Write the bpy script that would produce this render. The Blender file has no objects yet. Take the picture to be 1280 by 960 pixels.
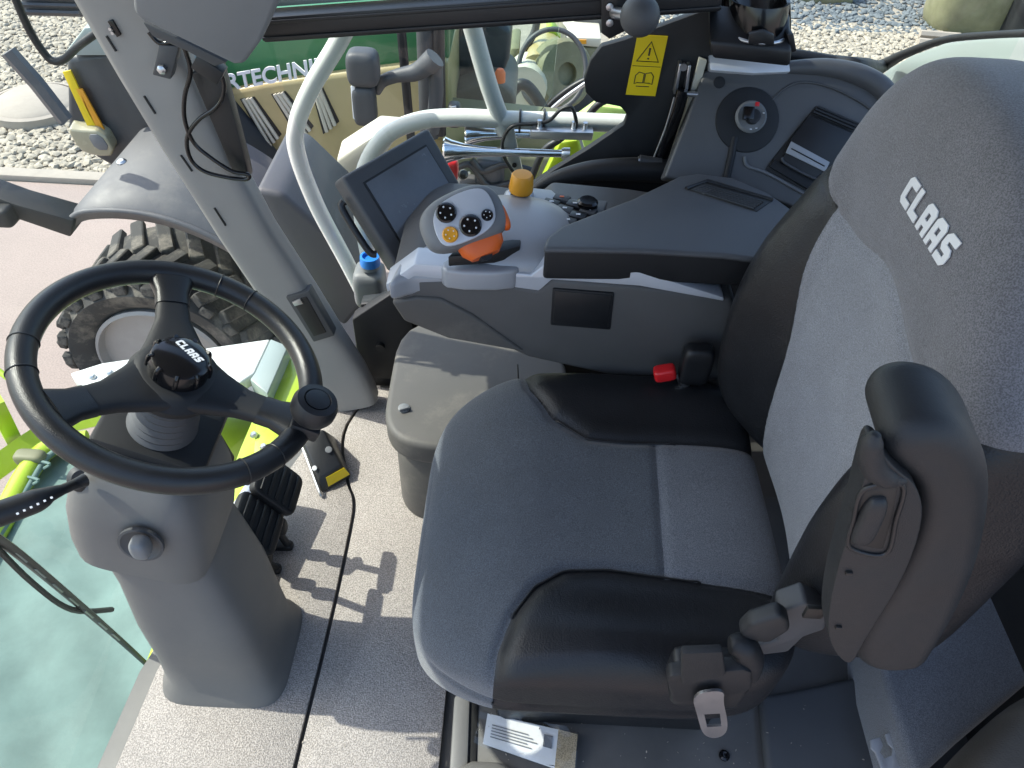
import bpy, bmesh, math, random
import numpy as np
from mathutils import Vector, Matrix
R = math.radians
random.seed(7); rng = np.random.default_rng(7)
scn = bpy.context.scene
col = scn.collection
# ------------------------------------------------------------------ camera
CAM = Vector((0.0, -0.72, 1.55)); PITCH, ROLL, FPX = 45.0, 3.0, 963.0
_f = Vector((0, math.cos(R(PITCH)), -math.sin(R(PITCH)))); _u = Vector((0, math.sin(R(PITCH)), math.cos(R(PITCH)))); _x = Vector((1, 0, 0))
CX = math.cos(R(ROLL)) * _x + math.sin(R(ROLL)) * _u
CU = -math.sin(R(ROLL)) * _x + math.cos(R(ROLL)) * _u
CF = _f
cd = bpy.data.cameras.new('camera'); cam = bpy.data.objects.new('camera', cd); col.objects.link(cam)
cd.sensor_width = 36.0; cd.lens = 36.0 * FPX / 1280.0; cd.clip_start = 0.02; cd.clip_end = 500
mw = Matrix((CX, CU, -CF)).transposed().to_4x4(); mw.translation = CAM; cam.matrix_world = mw
scn.camera = cam
# ------------------------------------------------------------------ light
SUN_EL, SUN_AZ = 50.0, -10.0      # light travels towards +X, a little towards -Y
ld = bpy.data.lights.new('sun', 'SUN'); ld.energy = 2.4; ld.angle = R(0.53); ld.color = (1.0, 0.95, 0.87)
sun = bpy.data.objects.new('sun', ld); col.objects.link(sun)
_d = Vector((math.cos(R(SUN_EL)) * math.cos(R(SUN_AZ)), math.cos(R(SUN_EL)) * math.sin(R(SUN_AZ)), -math.sin(R(SUN_EL))))
sun.rotation_euler = _d.to_track_quat('-Z', 'Y').to_euler(); sun.location = (-6, 2, 8)
w = bpy.data.worlds.new('World'); scn.world = w; w.use_nodes = True
nt = w.node_tree; bg = nt.nodes['Background']; sky = nt.nodes.new('ShaderNodeTexSky'); sky.sky_type = 'NISHITA'; sky.sun_disc = False
sky.sun_elevation = R(SUN_EL); sky.sun_rotation = math.atan2(-_d.x, -_d.y); sky.air_density = 1.0; sky.dust_density = 2.0
nt.links.new(sky.outputs[0], bg.inputs[0]); bg.inputs[1].default_value = 0.15
vs = scn.view_settings; vs.view_transform = 'Standard'; vs.look = 'None'; vs.gamma = 1; vs.exposure = 1.45; vs.use_curve_mapping = False
scn.cycles.max_bounces = 10; scn.cycles.transparent_max_bounces = 12; scn.cycles.caustics_reflective = False; scn.cycles.caustics_refractive = False

# ------------------------------------------------------------------ pixel of the photograph -> point on a real plane
def ray(px, py): return ((px - 640) / FPX) * CX - ((py - 480) / FPX) * CU + CF
def P(px, py, x=None, y=None, z=None):
    d = ray(px, py)
    if x is not None: t = (x - CAM.x) / d.x
    elif y is not None: t = (y - CAM.y) / d.y
    else: t = (z - CAM.z) / d.z
    return CAM + t * d
def PP(px, py, p0, n):
    d = ray(px, py); return CAM + d * ((Vector(p0) - CAM).dot(n) / d.dot(n))

# ------------------------------------------------------------------ materials
MATS = {}
def M(name, c, rough=.5, metal=0, bump=0, bs=300, bt='noise', var=.06, vs_=9, spec=.5, coat=0, speck=0, ss=400, trans=0, sheen=0, dark=None, stain=0, wrinkle=0):
    m = bpy.data.materials.new(name); m.use_nodes = True; MATS[name] = m
    t = m.node_tree; b = t.nodes['Principled BSDF']; N = t.nodes.new; L = t.links.new
    b.inputs['Roughness'].default_value = rough; b.inputs['Metallic'].default_value = metal
    b.inputs['Specular IOR Level'].default_value = spec; b.inputs['Coat Weight'].default_value = coat
    b.inputs['Transmission Weight'].default_value = trans
    if sheen: b.inputs['Sheen Weight'].default_value = sheen; b.inputs['Sheen Roughness'].default_value = .5
    tc = N('ShaderNodeTexCoord')
    n1 = N('ShaderNodeTexNoise'); n1.inputs['Scale'].default_value = vs_; n1.inputs['Detail'].default_value = 6; n1.inputs['Roughness'].default_value = .65
    L(tc.outputs['Object'], n1.inputs['Vector'])
    r1 = N('ShaderNodeMapRange'); r1.inputs[1].default_value = .25; r1.inputs[2].default_value = .75; r1.inputs[3].default_value = 1 - var; r1.inputs[4].default_value = 1 + var
    L(n1.outputs[0], r1.inputs[0])
    mx = N('ShaderNodeMix'); mx.data_type = 'RGBA'; mx.blend_type = 'MULTIPLY'; mx.inputs['Factor'].default_value = 1
    mx.inputs['A'].default_value = (*c, 1); L(r1.outputs[0], mx.inputs['B'])
    out = mx.outputs['Result']
    if stain:
        n3 = N('ShaderNodeTexNoise'); n3.inputs['Scale'].default_value = vs_ * .45; n3.inputs['Detail'].default_value = 8; n3.inputs['Roughness'].default_value = .75
        L(tc.outputs['Object'], n3.inputs['Vector'])
        r3 = N('ShaderNodeMapRange'); r3.inputs[1].default_value = .5; r3.inputs[2].default_value = .72; r3.inputs[3].default_value = 0; r3.inputs[4].default_value = stain; L(n3.outputs[0], r3.inputs[0])
        m3 = N('ShaderNodeMix'); m3.data_type = 'RGBA'; L(r3.outputs[0], m3.inputs['Factor']); L(out, m3.inputs['A']); m3.inputs['B'].default_value = (.36, .32, .26, 1); out = m3.outputs['Result']
    if speck:
        n2 = N('ShaderNodeTexNoise'); n2.inputs['Scale'].default_value = ss; n2.inputs['Detail'].default_value = 2; L(tc.outputs['Object'], n2.inputs['Vector'])
        r2 = N('ShaderNodeMapRange'); r2.inputs[1].default_value = .38; r2.inputs[2].default_value = .62; r2.inputs[3].default_value = 1 - speck; r2.inputs[4].default_value = 1 + speck * .8; L(n2.outputs[0], r2.inputs[0])
        m2 = N('ShaderNodeMix'); m2.data_type = 'RGBA'; m2.blend_type = 'MULTIPLY'; m2.inputs['Factor'].default_value = 1; L(out, m2.inputs['A']); L(r2.outputs[0], m2.inputs['B']); out = m2.outputs['Result']
    L(out, b.inputs['Base Color'])
    rr = N('ShaderNodeMapRange'); rr.inputs[1].default_value = .3; rr.inputs[2].default_value = .7; rr.inputs[3].default_value = max(.02, rough - .08); rr.inputs[4].default_value = min(1, rough + .08)
    L(n1.outputs[0], rr.inputs[0]); L(rr.outputs[0], b.inputs['Roughness'])
    if bump:
        bp = N('ShaderNodeBump'); bp.inputs['Strength'].default_value = bump; bp.inputs['Distance'].default_value = .001
        if bt == 'noise':
            tx = N('ShaderNodeTexNoise'); tx.inputs['Scale'].default_value = bs; tx.inputs['Detail'].default_value = 3; o = tx.outputs[0]
        else:
            tx = N('ShaderNodeTexVoronoi'); tx.feature = 'SMOOTH_F1' if bt == 'leather' else 'F1'; tx.inputs['Scale'].default_value = bs; o = tx.outputs['Distance']
            if bt == 'leather': bp.invert = True
        L(tc.outputs['Object'], tx.inputs['Vector']); L(o, bp.inputs['Height']); L(bp.outputs[0], b.inputs['Normal'])
        if wrinkle:
            mp_ = N('ShaderNodeMapping'); mp_.inputs['Scale'].default_value = (34, 9, 20); mp_.inputs['Rotation'].default_value = (0, 0, .5); L(tc.outputs['Object'], mp_.inputs['Vector'])
            w1 = N('ShaderNodeTexNoise'); w1.inputs['Scale'].default_value = 1; w1.inputs['Detail'].default_value = 3; w1.inputs['Distortion'].default_value = 1.2; L(mp_.outputs[0], w1.inputs['Vector'])
            wr = N('ShaderNodeMapRange'); wr.inputs[1].default_value = .46; wr.inputs[2].default_value = .54; L(w1.outputs[0], wr.inputs[0])
            b2 = N('ShaderNodeBump'); b2.inputs['Strength'].default_value = wrinkle; b2.inputs['Distance'].default_value = .004; L(wr.outputs[0], b2.inputs['Height']); L(b2.outputs[0], bp.inputs['Normal'])
    return m
M('mat', (.335, .302, .275), .88, bump=1.0, bs=340, bt='cell', var=.10, speck=.32, ss=360, stain=.10)
M('fabric', (.072, .082, .098), .95, bump=1, bs=650, var=.16, speck=.36, ss=640, sheen=.3, vs_=14)
M('fabric_mid', (.135, .145, .165), .95, bump=1, bs=650, var=.12, speck=.34, ss=640, sheen=.3, vs_=14)
M('fabric_light', (.205, .212, .232), .95, bump=1, bs=650, var=.12, speck=.32, ss=640, sheen=.3, vs_=14)
M('fabric_top', (.150, .148, .157), .95, bump=1, bs=650, var=.14, speck=.32, ss=640, sheen=.3, vs_=14)
M('leather', (.013, .0138, .016), .42, bump=.45, bs=480, bt='leather', var=.15, spec=.36, wrinkle=.06)
M('trim_grey', (.085, .087, .09), .40, bump=.3, bs=1500, var=.10)
M('plastic_black', (.010, .011, .013), .42, bump=.25, bs=1400, var=.15)
M('plastic_matte', (.012, .013, .015), .55, bump=.3, bs=1400, var=.15, spec=.4)
M('gloss_black', (.006, .006, .007), .16, var=.1)
M('rim_black', (.009, .010, .012), .36, bump=.3, bs=900, bt='leather', var=.12)
M('plastic_dark', (.060, .063, .068), .52, bump=.35, bs=1500, var=.08)
M('armrest', (.075, .080, .088), .48, bump=.35, bs=1500, var=.10)
M('console_side', (.088, .087, .086), .5, bump=.35, bs=1500, var=.10)
M('plastic_mid', (.17, .175, .18), .5, bump=.3, bs=1500, var=.05)
M('plastic_grey', (.135, .132, .127), .5, bump=.3, bs=1500, var=.05, stain=.08)
M('pillar_grey', (.29, .282, .268), .5, bump=.3, bs=1500, var=.04, stain=.08)
M('arm_plastic', (.018, .0195, .0215), .52, bump=.4, bs=900, var=.18, vs_=20, spec=.42)
M('silver', (.34, .35, .37), .38, metal=.1, var=.06)
M('silver_trim', (.56, .58, .62), .34, metal=.15, var=.04)
M('box_grey', (.095, .090, .083), .6, bump=.35, bs=1200, var=.12, stain=.28)
M('chrome', (.75, .76, .78), .12, metal=1, var=.03)
M('steel', (.52, .53, .55), .35, metal=1, var=.08)
M('white_paint', (.66, .68, .64), .3, coat=.3, var=.03, stain=.05)
M('lime', (.36, .50, .02), .35, coat=.3, var=.06, stain=.12)
M('lime_light', (.50, .70, .20), .4, var=.05)
M('beige', (.42, .34, .16), .4, coat=.2, var=.05, stain=.12)
M('green', (.03, .17, .06), .35, coat=.3, var=.05)
M('navy', (.028, .034, .042), .4, var=.1, stain=.05)
M('tyre', (.045, .044, .042), .88, bump=.4, bs=200, var=.25, stain=.55)
M('fender', (.105, .103, .107), .55, bump=.3, bs=900, var=.10, stain=.2)
M('rim', (.33, .32, .31), .5, metal=.3, var=.1, stain=.3)
M('tarp', (.145, .215, .195), .8, bump=.3, bs=60, var=.25, vs_=5, spec=.2)
M('yellow', (.80, .58, .01), .4, var=.02)
M('orange', (.75, .13, .015), .4, var=.04)
M('amber', (.75, .33, .02), .4, var=.04)
M('red', (.65, .015, .02), .35, var=.04)
M('blue', (.02, .20, .62), .35, var=.05)
M('screen', (.12, .128, .14), .22, spec=.6, var=.15)
M('print_white', (.75, .76, .77), .5, var=.02)
M('ink', (.012, .012, .012), .5, var=.05)
M('pale_panel', (.26, .31, .295), .35, coat=.2, var=.04)
M('pavement', (.315, .252, .222), .9, bump=.6, bs=120, var=.12, vs_=1.3, speck=.12, ss=90, stain=.2)
M('soil', (.30, .27, .22), .95, bump=1, bs=30, var=.25, vs_=6)
M('concrete', (.34, .30, .25), .85, bump=.4, bs=100, var=.12)
M('stone', (.36, .32, .25), .85, bump=.5, bs=90, var=.45, vs_=11)
M('stone_blue', (.13, .15, .16), .85, bump=.5, bs=90, var=.35, vs_=11)
M('cream', (.55, .52, .42), .5, var=.04)
M('brown_leather', (.085, .075, .062), .55, bump=.5, bs=380, bt='leather', var=.4, vs_=9, stain=.2)
M('base_metal', (.085, .082, .078), .5, bump=.3, bs=800, var=.2, stain=.06)
M('paper', (.72, .71, .68), .35, var=.06, coat=.5)
M('kraft', (.36, .28, .17), .8, bump=.5, bs=300, var=.2, speck=.3, ss=500)
M('headlight', (.36, .33, .22), .25, coat=.6, var=.1)
M('belt', (.012, .012, .013), .7, bump=.7, bs=700, var=.1)
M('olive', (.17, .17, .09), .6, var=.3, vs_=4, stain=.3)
M('plastic_clear', (.85, .86, .88), .12, trans=.75, var=.02)
def glass(name, tint, refl):
    m = bpy.data.materials.new(name); m.use_nodes = True; MATS[name] = m; t = m.node_tree; N = t.nodes.new
    for n in list(t.nodes):
        if n.type != 'OUTPUT_MATERIAL': t.nodes.remove(n)
    tr = N('ShaderNodeBsdfTransparent'); tr.inputs[0].default_value = (*tint, 1)
    gl = N('ShaderNodeBsdfGlossy'); gl.inputs['Roughness'].default_value = .03; gl.inputs[0].default_value = (.9, .95, .93, 1)
    fr = N('ShaderNodeFresnel'); fr.inputs[0].default_value = refl
    mx = N('ShaderNodeMixShader'); t.links.new(fr.outputs[0], mx.inputs[0]); t.links.new(tr.outputs[0], mx.inputs[1]); t.links.new(gl.outputs[0], mx.inputs[2])
    t.links.new(mx.outputs[0], [n for n in t.nodes if n.type == 'OUTPUT_MATERIAL'][0].inputs[0])
glass('glass', (.90, .96, .93), 1.38)
glass('bag', (.92, .93, .94), 1.5)

# ------------------------------------------------------------------ builders
WL = {}
def tag(o, label=None, cat=None, group=None, kind=None):
    if label: o['label'] = label
    if cat: o['category'] = cat
    if group: o['group'] = group
    if kind: o['kind'] = kind
    return o
def thing(name, label, cat, loc=(0, 0, 0), group=None):
    o = bpy.data.objects.new(name, None); col.objects.link(o); o.empty_display_size = .05
    o.location = loc; WL[o] = Vector(loc); return tag(o, label, cat, group)
def put(name, me, mat, parent=None, smooth=True, ang=38):
    n = len(me.vertices); co = np.empty(n * 3); me.vertices.foreach_get('co', co); co = co.reshape(-1, 3)
    c = (co.min(0) + co.max(0)) / 2; co -= c; me.vertices.foreach_set('co', co.ravel()); me.update()
    if mat: me.materials.append(MATS[mat] if isinstance(mat, str) else mat)
    if smooth:
        me.shade_smooth()
        me.set_sharp_from_angle(angle=R(ang))
    o = bpy.data.objects.new(name, me); col.objects.link(o); W = Vector(c); WL[o] = W
    if parent: o.parent = parent; o.location = W - WL[parent]
    else: o.location = W
    return o
def frombm(name, bm, mat, parent=None, smooth=True, ang=38):
    me = bpy.data.meshes.new(name); bm.normal_update(); bm.to_mesh(me); bm.free(); return put(name, me, mat, parent, smooth, ang)
def bevel_sharp(bm, wd, seg=2, ang=30):
    if wd <= 0: return
    bm.normal_update()
    es = [e for e in bm.edges if len(e.link_faces) == 2 and e.calc_face_angle(0) > R(ang)]
    if es: bmesh.ops.bevel(bm, geom=es, offset=wd, segments=seg, profile=.5, affect='EDGES', clamp_overlap=True)
def chaikin(pts, k, closed=True):
    pts = [Vector(p) for p in pts]
    for _ in range(k):
        q = []
        n = len(pts)
        rngi = range(n) if closed else range(n - 1)
        if not closed: q.append(pts[0])
        for i in rngi:
            a, b = pts[i], pts[(i + 1) % n]; q += [a * .75 + b * .25, a * .25 + b * .75]
        if not closed: q.append(pts[-1])
        pts = q
    return pts
def prism(name, pts, ex, mat, parent=None, bev=.003, seg=2, smooth=0, smat=None):
    """polygon pts (3D), extruded by vector ex"""
    if smooth: pts = chaikin(pts, smooth)
    pts = [Vector(p) for p in pts]; ex = Vector(ex)
    nrm = Vector((0, 0, 0))
    for i in range(len(pts)): nrm += pts[i].cross(pts[(i + 1) % len(pts)])
    if nrm.dot(ex) > 0: pts.reverse()
    bm = bmesh.new(); a = [bm.verts.new(p) for p in pts]; b = [bm.verts.new(p + ex) for p in pts]; n = len(a)
    bm.faces.new(a); bm.faces.new(b[::-1])
    for i in range(n): bm.faces.new((a[i], b[i], b[(i + 1) % n], a[(i + 1) % n]))
    bmesh.ops.recalc_face_normals(bm, faces=bm.faces[:])
    bevel_sharp(bm, bev, seg)
    return frombm(name, bm, mat, parent)
def frame(ax, up=(0, 0, 1)):
    ax = Vector(ax).normalized(); up = Vector(up)
    if abs(ax.dot(up)) > .98: up = Vector((1, 0, 0))
    u = up.cross(ax).normalized(); v = ax.cross(u); return u, v, ax
def box(name, c, s, mat, parent=None, bev=.004, seg=2, axes=None, taper=None):
    c = Vector(c); A = axes or (Vector((1, 0, 0)), Vector((0, 1, 0)), Vector((0, 0, 1)))
    bm = bmesh.new(); vv = {}
    for i in (-1, 1):
        for j in (-1, 1):
            for k in (-1, 1):
                f = (taper if taper and k > 0 else 1)
                vv[i, j, k] = bm.verts.new(c + A[0] * (i * s[0] / 2 * f) + A[1] * (j * s[1] / 2 * f) + A[2] * (k * s[2] / 2))
    for q in (((-1,-1,-1),(-1,1,-1),(1,1,-1),(1,-1,-1)), ((-1,-1,1),(1,-1,1),(1,1,1),(-1,1,1)), ((-1,-1,-1),(1,-1,-1),(1,-1,1),(-1,-1,1)), ((1,1,-1),(-1,1,-1),(-1,1,1),(1,1,1)), ((-1,1,-1),(-1,-1,-1),(-1,-1,1),(-1,1,1)), ((1,-1,-1),(1,1,-1),(1,1,1),(1,-1,1))):
        bm.faces.new([vv[k] for k in q])
    bmesh.ops.recalc_face_normals(bm, faces=bm.faces[:])
    bevel_sharp(bm, bev, seg); return frombm(name, bm, mat, parent)
def catmull(pts, n=8, closed=False):
    pts = [Vector(p) for p in pts]; out = []; N_ = len(pts)
    for i in range(N_ if closed else N_ - 1):
        g = (lambda k: pts[k % N_]) if closed else (lambda k: pts[max(0, min(N_ - 1, k))])
        a, b, c, d = g(i - 1), g(i), g(i + 1), g(i + 2)
        for k in range(n):
            t = k / n; out.append(.5 * ((2 * b) + (c - a) * t + (2 * a - 5 * b + 4 * c - d) * t * t + (3 * b - a - 3 * c + d) * t ** 3))
    if not closed: out.append(pts[-1])
    return out
def tube(name, pts, r, mat, parent=None, seg=12, n=6, closed=False, smooth=True, build=True, flat=1.0):
    pts = catmull(pts, n, closed) if smooth and len(pts) > 2 else [Vector(p) for p in pts]
    m = len(pts); rs = r if hasattr(r, '__len__') else None
    bm = bmesh.new(); rings = []; u = None
    for i, p in enumerate(pts):
        if closed: t = pts[(i + 1) % m] - pts[i - 1]
        else: t = pts[min(i + 1, m - 1)] - pts[max(i - 1, 0)]
        t.normalize()
        if u is None: u = frame(t)[0]
        u = (u - t * u.dot(t)).normalized(); v = t.cross(u)
        if rs is None: rr = r
        else:
            x = i / (m - 1) * (len(rs) - 1); k = min(int(x), len(rs) - 2); rr = rs[k] + (rs[k + 1] - rs[k]) * (x - k)
        rings.append([bm.verts.new(p + (u * math.cos(a) + v * math.sin(a) * flat) * rr) for a in [2 * math.pi * j / seg for j in range(seg)]])
    for i in range(m if closed else m - 1):
        A, B = rings[i], rings[(i + 1) % m]
        for j in range(seg): bm.faces.new((A[j], A[(j + 1) % seg], B[(j + 1) % seg], B[j]))
    if not closed: bm.faces.new(rings[0][::-1]); bm.faces.new(rings[-1])
    bmesh.ops.recalc_face_normals(bm, faces=bm.faces[:])
    return frombm(name, bm, mat, parent, ang=50)
def lathe(name, prof, c, ax, mat, parent=None, seg=28, up=(0, 0, 1), sx=1.0, sy=1.0, ang=38, cap=True):
    u, v, a = frame(ax, up); c = Vector(c); bm = bmesh.new(); rings = []
    for r, h in prof:
        if r <= 1e-6: rings.append([bm.verts.new(c + a * h)])
        else: rings.append([bm.verts.new(c + a * h + (u * math.cos(t) * sx + v * math.sin(t) * sy) * r) for t in [2 * math.pi * j / seg for j in range(seg)]])
    for A, B in zip(rings, rings[1:]):
        for j in range(seg):
            k = (j + 1) % seg
            if len(A) == 1 and len(B) == 1: break
            if len(A) == 1: bm.faces.new((A[0], B[k], B[j]))
            elif len(B) == 1: bm.faces.new((A[j], A[k], B[0]))
            else: bm.faces.new((A[j], A[k], B[k], B[j]))
    if cap and len(rings[0]) > 1: bm.faces.new(rings[0][::-1])
    if cap and len(rings[-1]) > 1: bm.faces.new(rings[-1])
    bmesh.ops.recalc_face_normals(bm, faces=bm.faces[:]); return frombm(name, bm, mat, parent, ang=ang)
def loft(name, secs, mat, parent=None, seg=40, e=4.0, cap=True, ang=40):
    """secs: (center, u half vector, v half vector); superellipse sections"""
    bm = bmesh.new(); rings = []
    for c, u, v in secs:
        c, u, v = Vector(c), Vector(u), Vector(v); ring = []
        for j in range(seg):
            t = 2 * math.pi * j / seg; a, b = math.cos(t), math.sin(t); k = (abs(a) ** e + abs(b) ** e) ** (-1 / e)
            ring.append(bm.verts.new(c + u * a * k + v * b * k))
        rings.append(ring)
    for A, B in zip(rings, rings[1:]):
        for j in range(seg): bm.faces.new((A[j], A[(j + 1) % seg], B[(j + 1) % seg], B[j]))
    if cap: bm.faces.new(rings[0][::-1]); bm.faces.new(rings[-1])
    bmesh.ops.recalc_face_normals(bm, faces=bm.faces[:]); return frombm(name, bm, mat, parent, ang=ang)
def roundcube(N_, n):
    """points on a cube of N_ cells per side, pushed to the p-norm ball; triangles"""
    g = np.linspace(-1, 1, N_ + 1); vs_, idx, tris = [], {}, []
    def vid(p):
        k = tuple(np.round(p * N_).astype(int))
        if k not in idx: idx[k] = len(vs_); vs_.append(p)
        return idx[k]
    for ax in range(3):
        for s in (-1, 1):
            ids = np.empty((N_ + 1, N_ + 1), int)
            for i in range(N_ + 1):
                for j in range(N_ + 1):
                    p = np.empty(3); p[ax] = s; p[(ax + 1) % 3] = g[i]; p[(ax + 2) % 3] = g[j]; ids[i, j] = vid(p)
            a, b, c, d = ids[:-1, :-1].ravel(), ids[1:, :-1].ravel(), ids[1:, 1:].ravel(), ids[:-1, 1:].ravel()
            if s > 0: tris += [np.stack([a, b, c], 1), np.stack([a, c, d], 1)]
            else: tris += [np.stack([a, c, b], 1), np.stack([a, d, c], 1)]
    V = np.array(vs_); k = (np.abs(V) ** n).sum(1) ** (-1 / n)
    return V * k[:, None], np.concatenate(tris)
def clip(V, T, s):
    """keep the part with s>0 of a triangle mesh; exact contour"""
    V = list(map(tuple, V)); s = list(s); cut = {}; out = []
    def mid(i, j):
        k = (min(i, j), max(i, j))
        if k not in cut:
            t = s[i] / (s[i] - s[j]); a, b = V[i], V[j]
            cut[k] = len(V); V.append(tuple(a[q] + (b[q] - a[q]) * t for q in range(3)))
        return cut[k]
    for t in T:
        pos = [s[i] > 0 for i in t]; n = sum(pos)
        if n == 3: out.append(tuple(t))
        elif n:
            poly = []
            for a in range(3):
                i, j = t[a], t[(a + 1) % 3]
                if s[i] > 0: poly.append(i)
                if (s[i] > 0) != (s[j] > 0): poly.append(mid(i, j))
            for q in range(1, len(poly) - 1): out.append((poly[0], poly[q], poly[q + 1]))
    return np.array(V), np.array(out)
def meshobj(name, V, T, mat, parent=None, ang=60):
    used = np.unique(T); rm = -np.ones(len(V), int); rm[used] = np.arange(len(used))
    me = bpy.data.meshes.new(name); me.from_pydata([tuple(v) for v in V[used]], [], [tuple(int(i) for i in t) for t in rm[T]]); me.validate(); return put(name, me, mat, parent, True, ang)
def rbox(name, c, s, mat, parent=None, n=6, N_=14, axes=None, fn=None):
    V, T = roundcube(N_, n); V = V * (np.array(s) / 2)
    if fn is not None: V = fn(V)
    if axes: V = V @ np.array([list(a) for a in axes])
    return meshobj(name, V + np.array(c), T, mat, parent)
def text(name, s, o, u, v, size, depth, mat, parent=None, bold=0.0, align='CENTER', sx=1.0, shear=0):
    cu = bpy.data.curves.new(name, 'FONT'); cu.body = s; cu.size = size; cu.extrude = depth; cu.offset = bold; cu.align_x = align; cu.align_y = 'CENTER'; cu.shear = shear
    t = bpy.data.objects.new(name, cu); col.objects.link(t)
    me = bpy.data.meshes.new_from_object(t.evaluated_get(bpy.context.evaluated_depsgraph_get())); bpy.data.objects.remove(t)
    u, v = Vector(u).normalized(), Vector(v).normalized(); n = u.cross(v).normalized(); o = Vector(o)
    for q in me.vertices: q.co = o + u * q.co.x * sx + v * q.co.y + n * q.co.z
    return put(name, me, mat, parent, False)
def X(*a): return Vector(a)
LET = {'C': [[(.15, 0), (.8, 0), (.8, .27), (.3, .27), (.3, .73), (.8, .73), (.8, 1), (.15, 1), (0, .85), (0, .15)]], 'L': [[(0, 0), (.75, 0), (.75, .27), (.3, .27), (.3, 1), (0, 1)]],
       'A': [[(0, 0), (.28, 0), (.28, .26), (.28, .48), (.28, .72), (.52, .72), (.52, .48), (.52, .26), (.52, 0), (.8, 0), (.8, .85), (.65, 1), (.15, 1), (0, .85)], [(.28, .26), (.52, .26), (.52, .48), (.28, .48)]],
       'S': [[(0, 0), (.62, 0), (.8, .16), (.8, .46), (.64, .62), (.3, .62), (.3, .75), (.78, .75), (.78, 1), (.18, 1), (0, .84), (0, .54), (.16, .38), (.5, .38), (.5, .25), (0, .25)]]}
def block_logo(name, fn, h, width, depth, mat, parent):
    '''the five heavy squared letters; fn(a, b, height) puts a flat letter point on the surface'''
    bm = bmesh.new(); k = width / 4.62
    for i, ch in enumerate('CLAAS'):
        for poly in LET[ch]: bm.faces.new([bm.verts.new(((x + i * .94) * k + .18 * y * h, y * h, 0)) for x, y in poly])
    bmesh.ops.remove_doubles(bm, verts=bm.verts[:], dist=1e-5); bmesh.ops.triangulate(bm, faces=bm.faces[:])
    for _ in range(2): bmesh.ops.subdivide_edges(bm, edges=bm.edges[:], cuts=1)
    bmesh.ops.recalc_face_normals(bm, faces=bm.faces[:])
    for v in bm.verts: v.co = fn(v.co.x, v.co.y, 0)
    r = bmesh.ops.extrude_face_region(bm, geom=bm.faces[:]); top = [v for v in r['geom'] if isinstance(v, bmesh.types.BMVert)]
    d = fn(0, 0, depth) - fn(0, 0, 0)
    for v in top: v.co += d
    bmesh.ops.recalc_face_normals(bm, faces=bm.faces[:]); return frombm(name, bm, mat, parent, ang=30)

# ================================================================== outside: ground
GZ = -2.28
def grid(name, x0, x1, y0, y1, nx, ny, zf, mat, parent=None):
    xs, ys = np.linspace(x0, x1, nx), np.linspace(y0, y1, ny); bm = bmesh.new()
    vv = [[bm.verts.new((x, y, zf(x, y))) for y in ys] for x in xs]
    for i in range(nx - 1):
        for j in range(ny - 1): bm.faces.new((vv[i][j], vv[i + 1][j], vv[i + 1][j + 1], vv[i][j + 1]))
    return frombm(name, bm, mat, parent)
tag(grid('ground', -120, 120, -100, 140, 3, 3, lambda x, y: GZ, 'soil'), kind='structure')
tag(grid('pavement', -40, 40, -40, 5.35, 3, 3, lambda x, y: GZ + .02, 'pavement'), kind='structure')
tag(box('kerb', (0, 5.44, GZ + .02), (80, .14, .10), 'concrete', bev=.01), kind='structure')
def stones(name, n, zone, size, mat):
    """scattered rounded stones, one heap of stuff"""
    t = (1 + 5 ** .5) / 2
    B = np.array([(-1, t, 0), (1, t, 0), (-1, -t, 0), (1, -t, 0), (0, -1, t), (0, 1, t), (0, -1, -t), (0, 1, -t), (t, 0, -1), (t, 0, 1), (-t, 0, -1), (-t, 0, 1)]); B /= np.linalg.norm(B[0])
    Fc = np.array([(0,11,5),(0,5,1),(0,1,7),(0,7,10),(0,10,11),(1,5,9),(5,11,4),(11,10,2),(10,7,6),(7,1,8),(3,9,4),(3,4,2),(3,2,6),(3,6,8),(3,8,9),(4,9,5),(2,4,11),(6,2,10),(8,6,7),(9,8,1)])
    x0, x1, y0, y1 = zone
    c = np.stack([rng.uniform(x0, x1, n), rng.uniform(y0, y1, n), np.full(n, GZ)], 1)
    s = size * rng.uniform(.6, 1.5, (n, 1)) * np.stack([rng.uniform(.8, 1.4, n), rng.uniform(.7, 1.2, n), rng.uniform(.45, .8, n)], 1)
    a = rng.uniform(0, 6.28, n); V = B[None] * s[:, None] * rng.uniform(.85, 1.15, (n, 12, 1)); ca, sa = np.cos(a)[:, None], np.sin(a)[:, None]
    x = V[..., 0] * ca - V[..., 1] * sa; y = V[..., 0] * sa + V[..., 1] * ca
    V = np.stack([x, y, V[..., 2]], -1) + c[:, None]; V[..., 2] += (s[:, 2:3]) * .5
    F_ = (Fc[None] + (np.arange(n) * 12)[:, None, None]).reshape(-1, 3)
    me = bpy.data.meshes.new(name); me.vertices.add(n * 12); me.vertices.foreach_set('co', V.ravel()); me.loops.add(len(F_) * 3); me.loops.foreach_set('vertex_index', F_.ravel().astype(np.int32))
    me.polygons.add(len(F_)); me.polygons.foreach_set('loop_start', np.arange(0, len(F_) * 3, 3, dtype=np.int32)); me.update(calc_edges=True); me.validate()
    return put(name, me, mat)
tag(stones('gravel', 24000, (-9.5, -2.6, 5.52, 11.5), .030, 'stone'), 'pale beige gravel beyond the pavement at the upper left', 'gravel', kind='stuff')
tag(stones('gravel', 22000, (1.0, 9.5, 5.6, 10.4), .028, 'stone'), 'pale beige gravel seen beyond the rear corner of the cab', 'gravel', kind='stuff')
tag(stones('gravel', 24000, (-1.5, 12.5, 10.1, 16.5), .032, 'stone_blue'), 'gravel band in the distance behind the pale gravel, its shade coloured blue grey', 'gravel', kind='stuff')  # shade on the distant gravel is put into the stone colour
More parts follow.
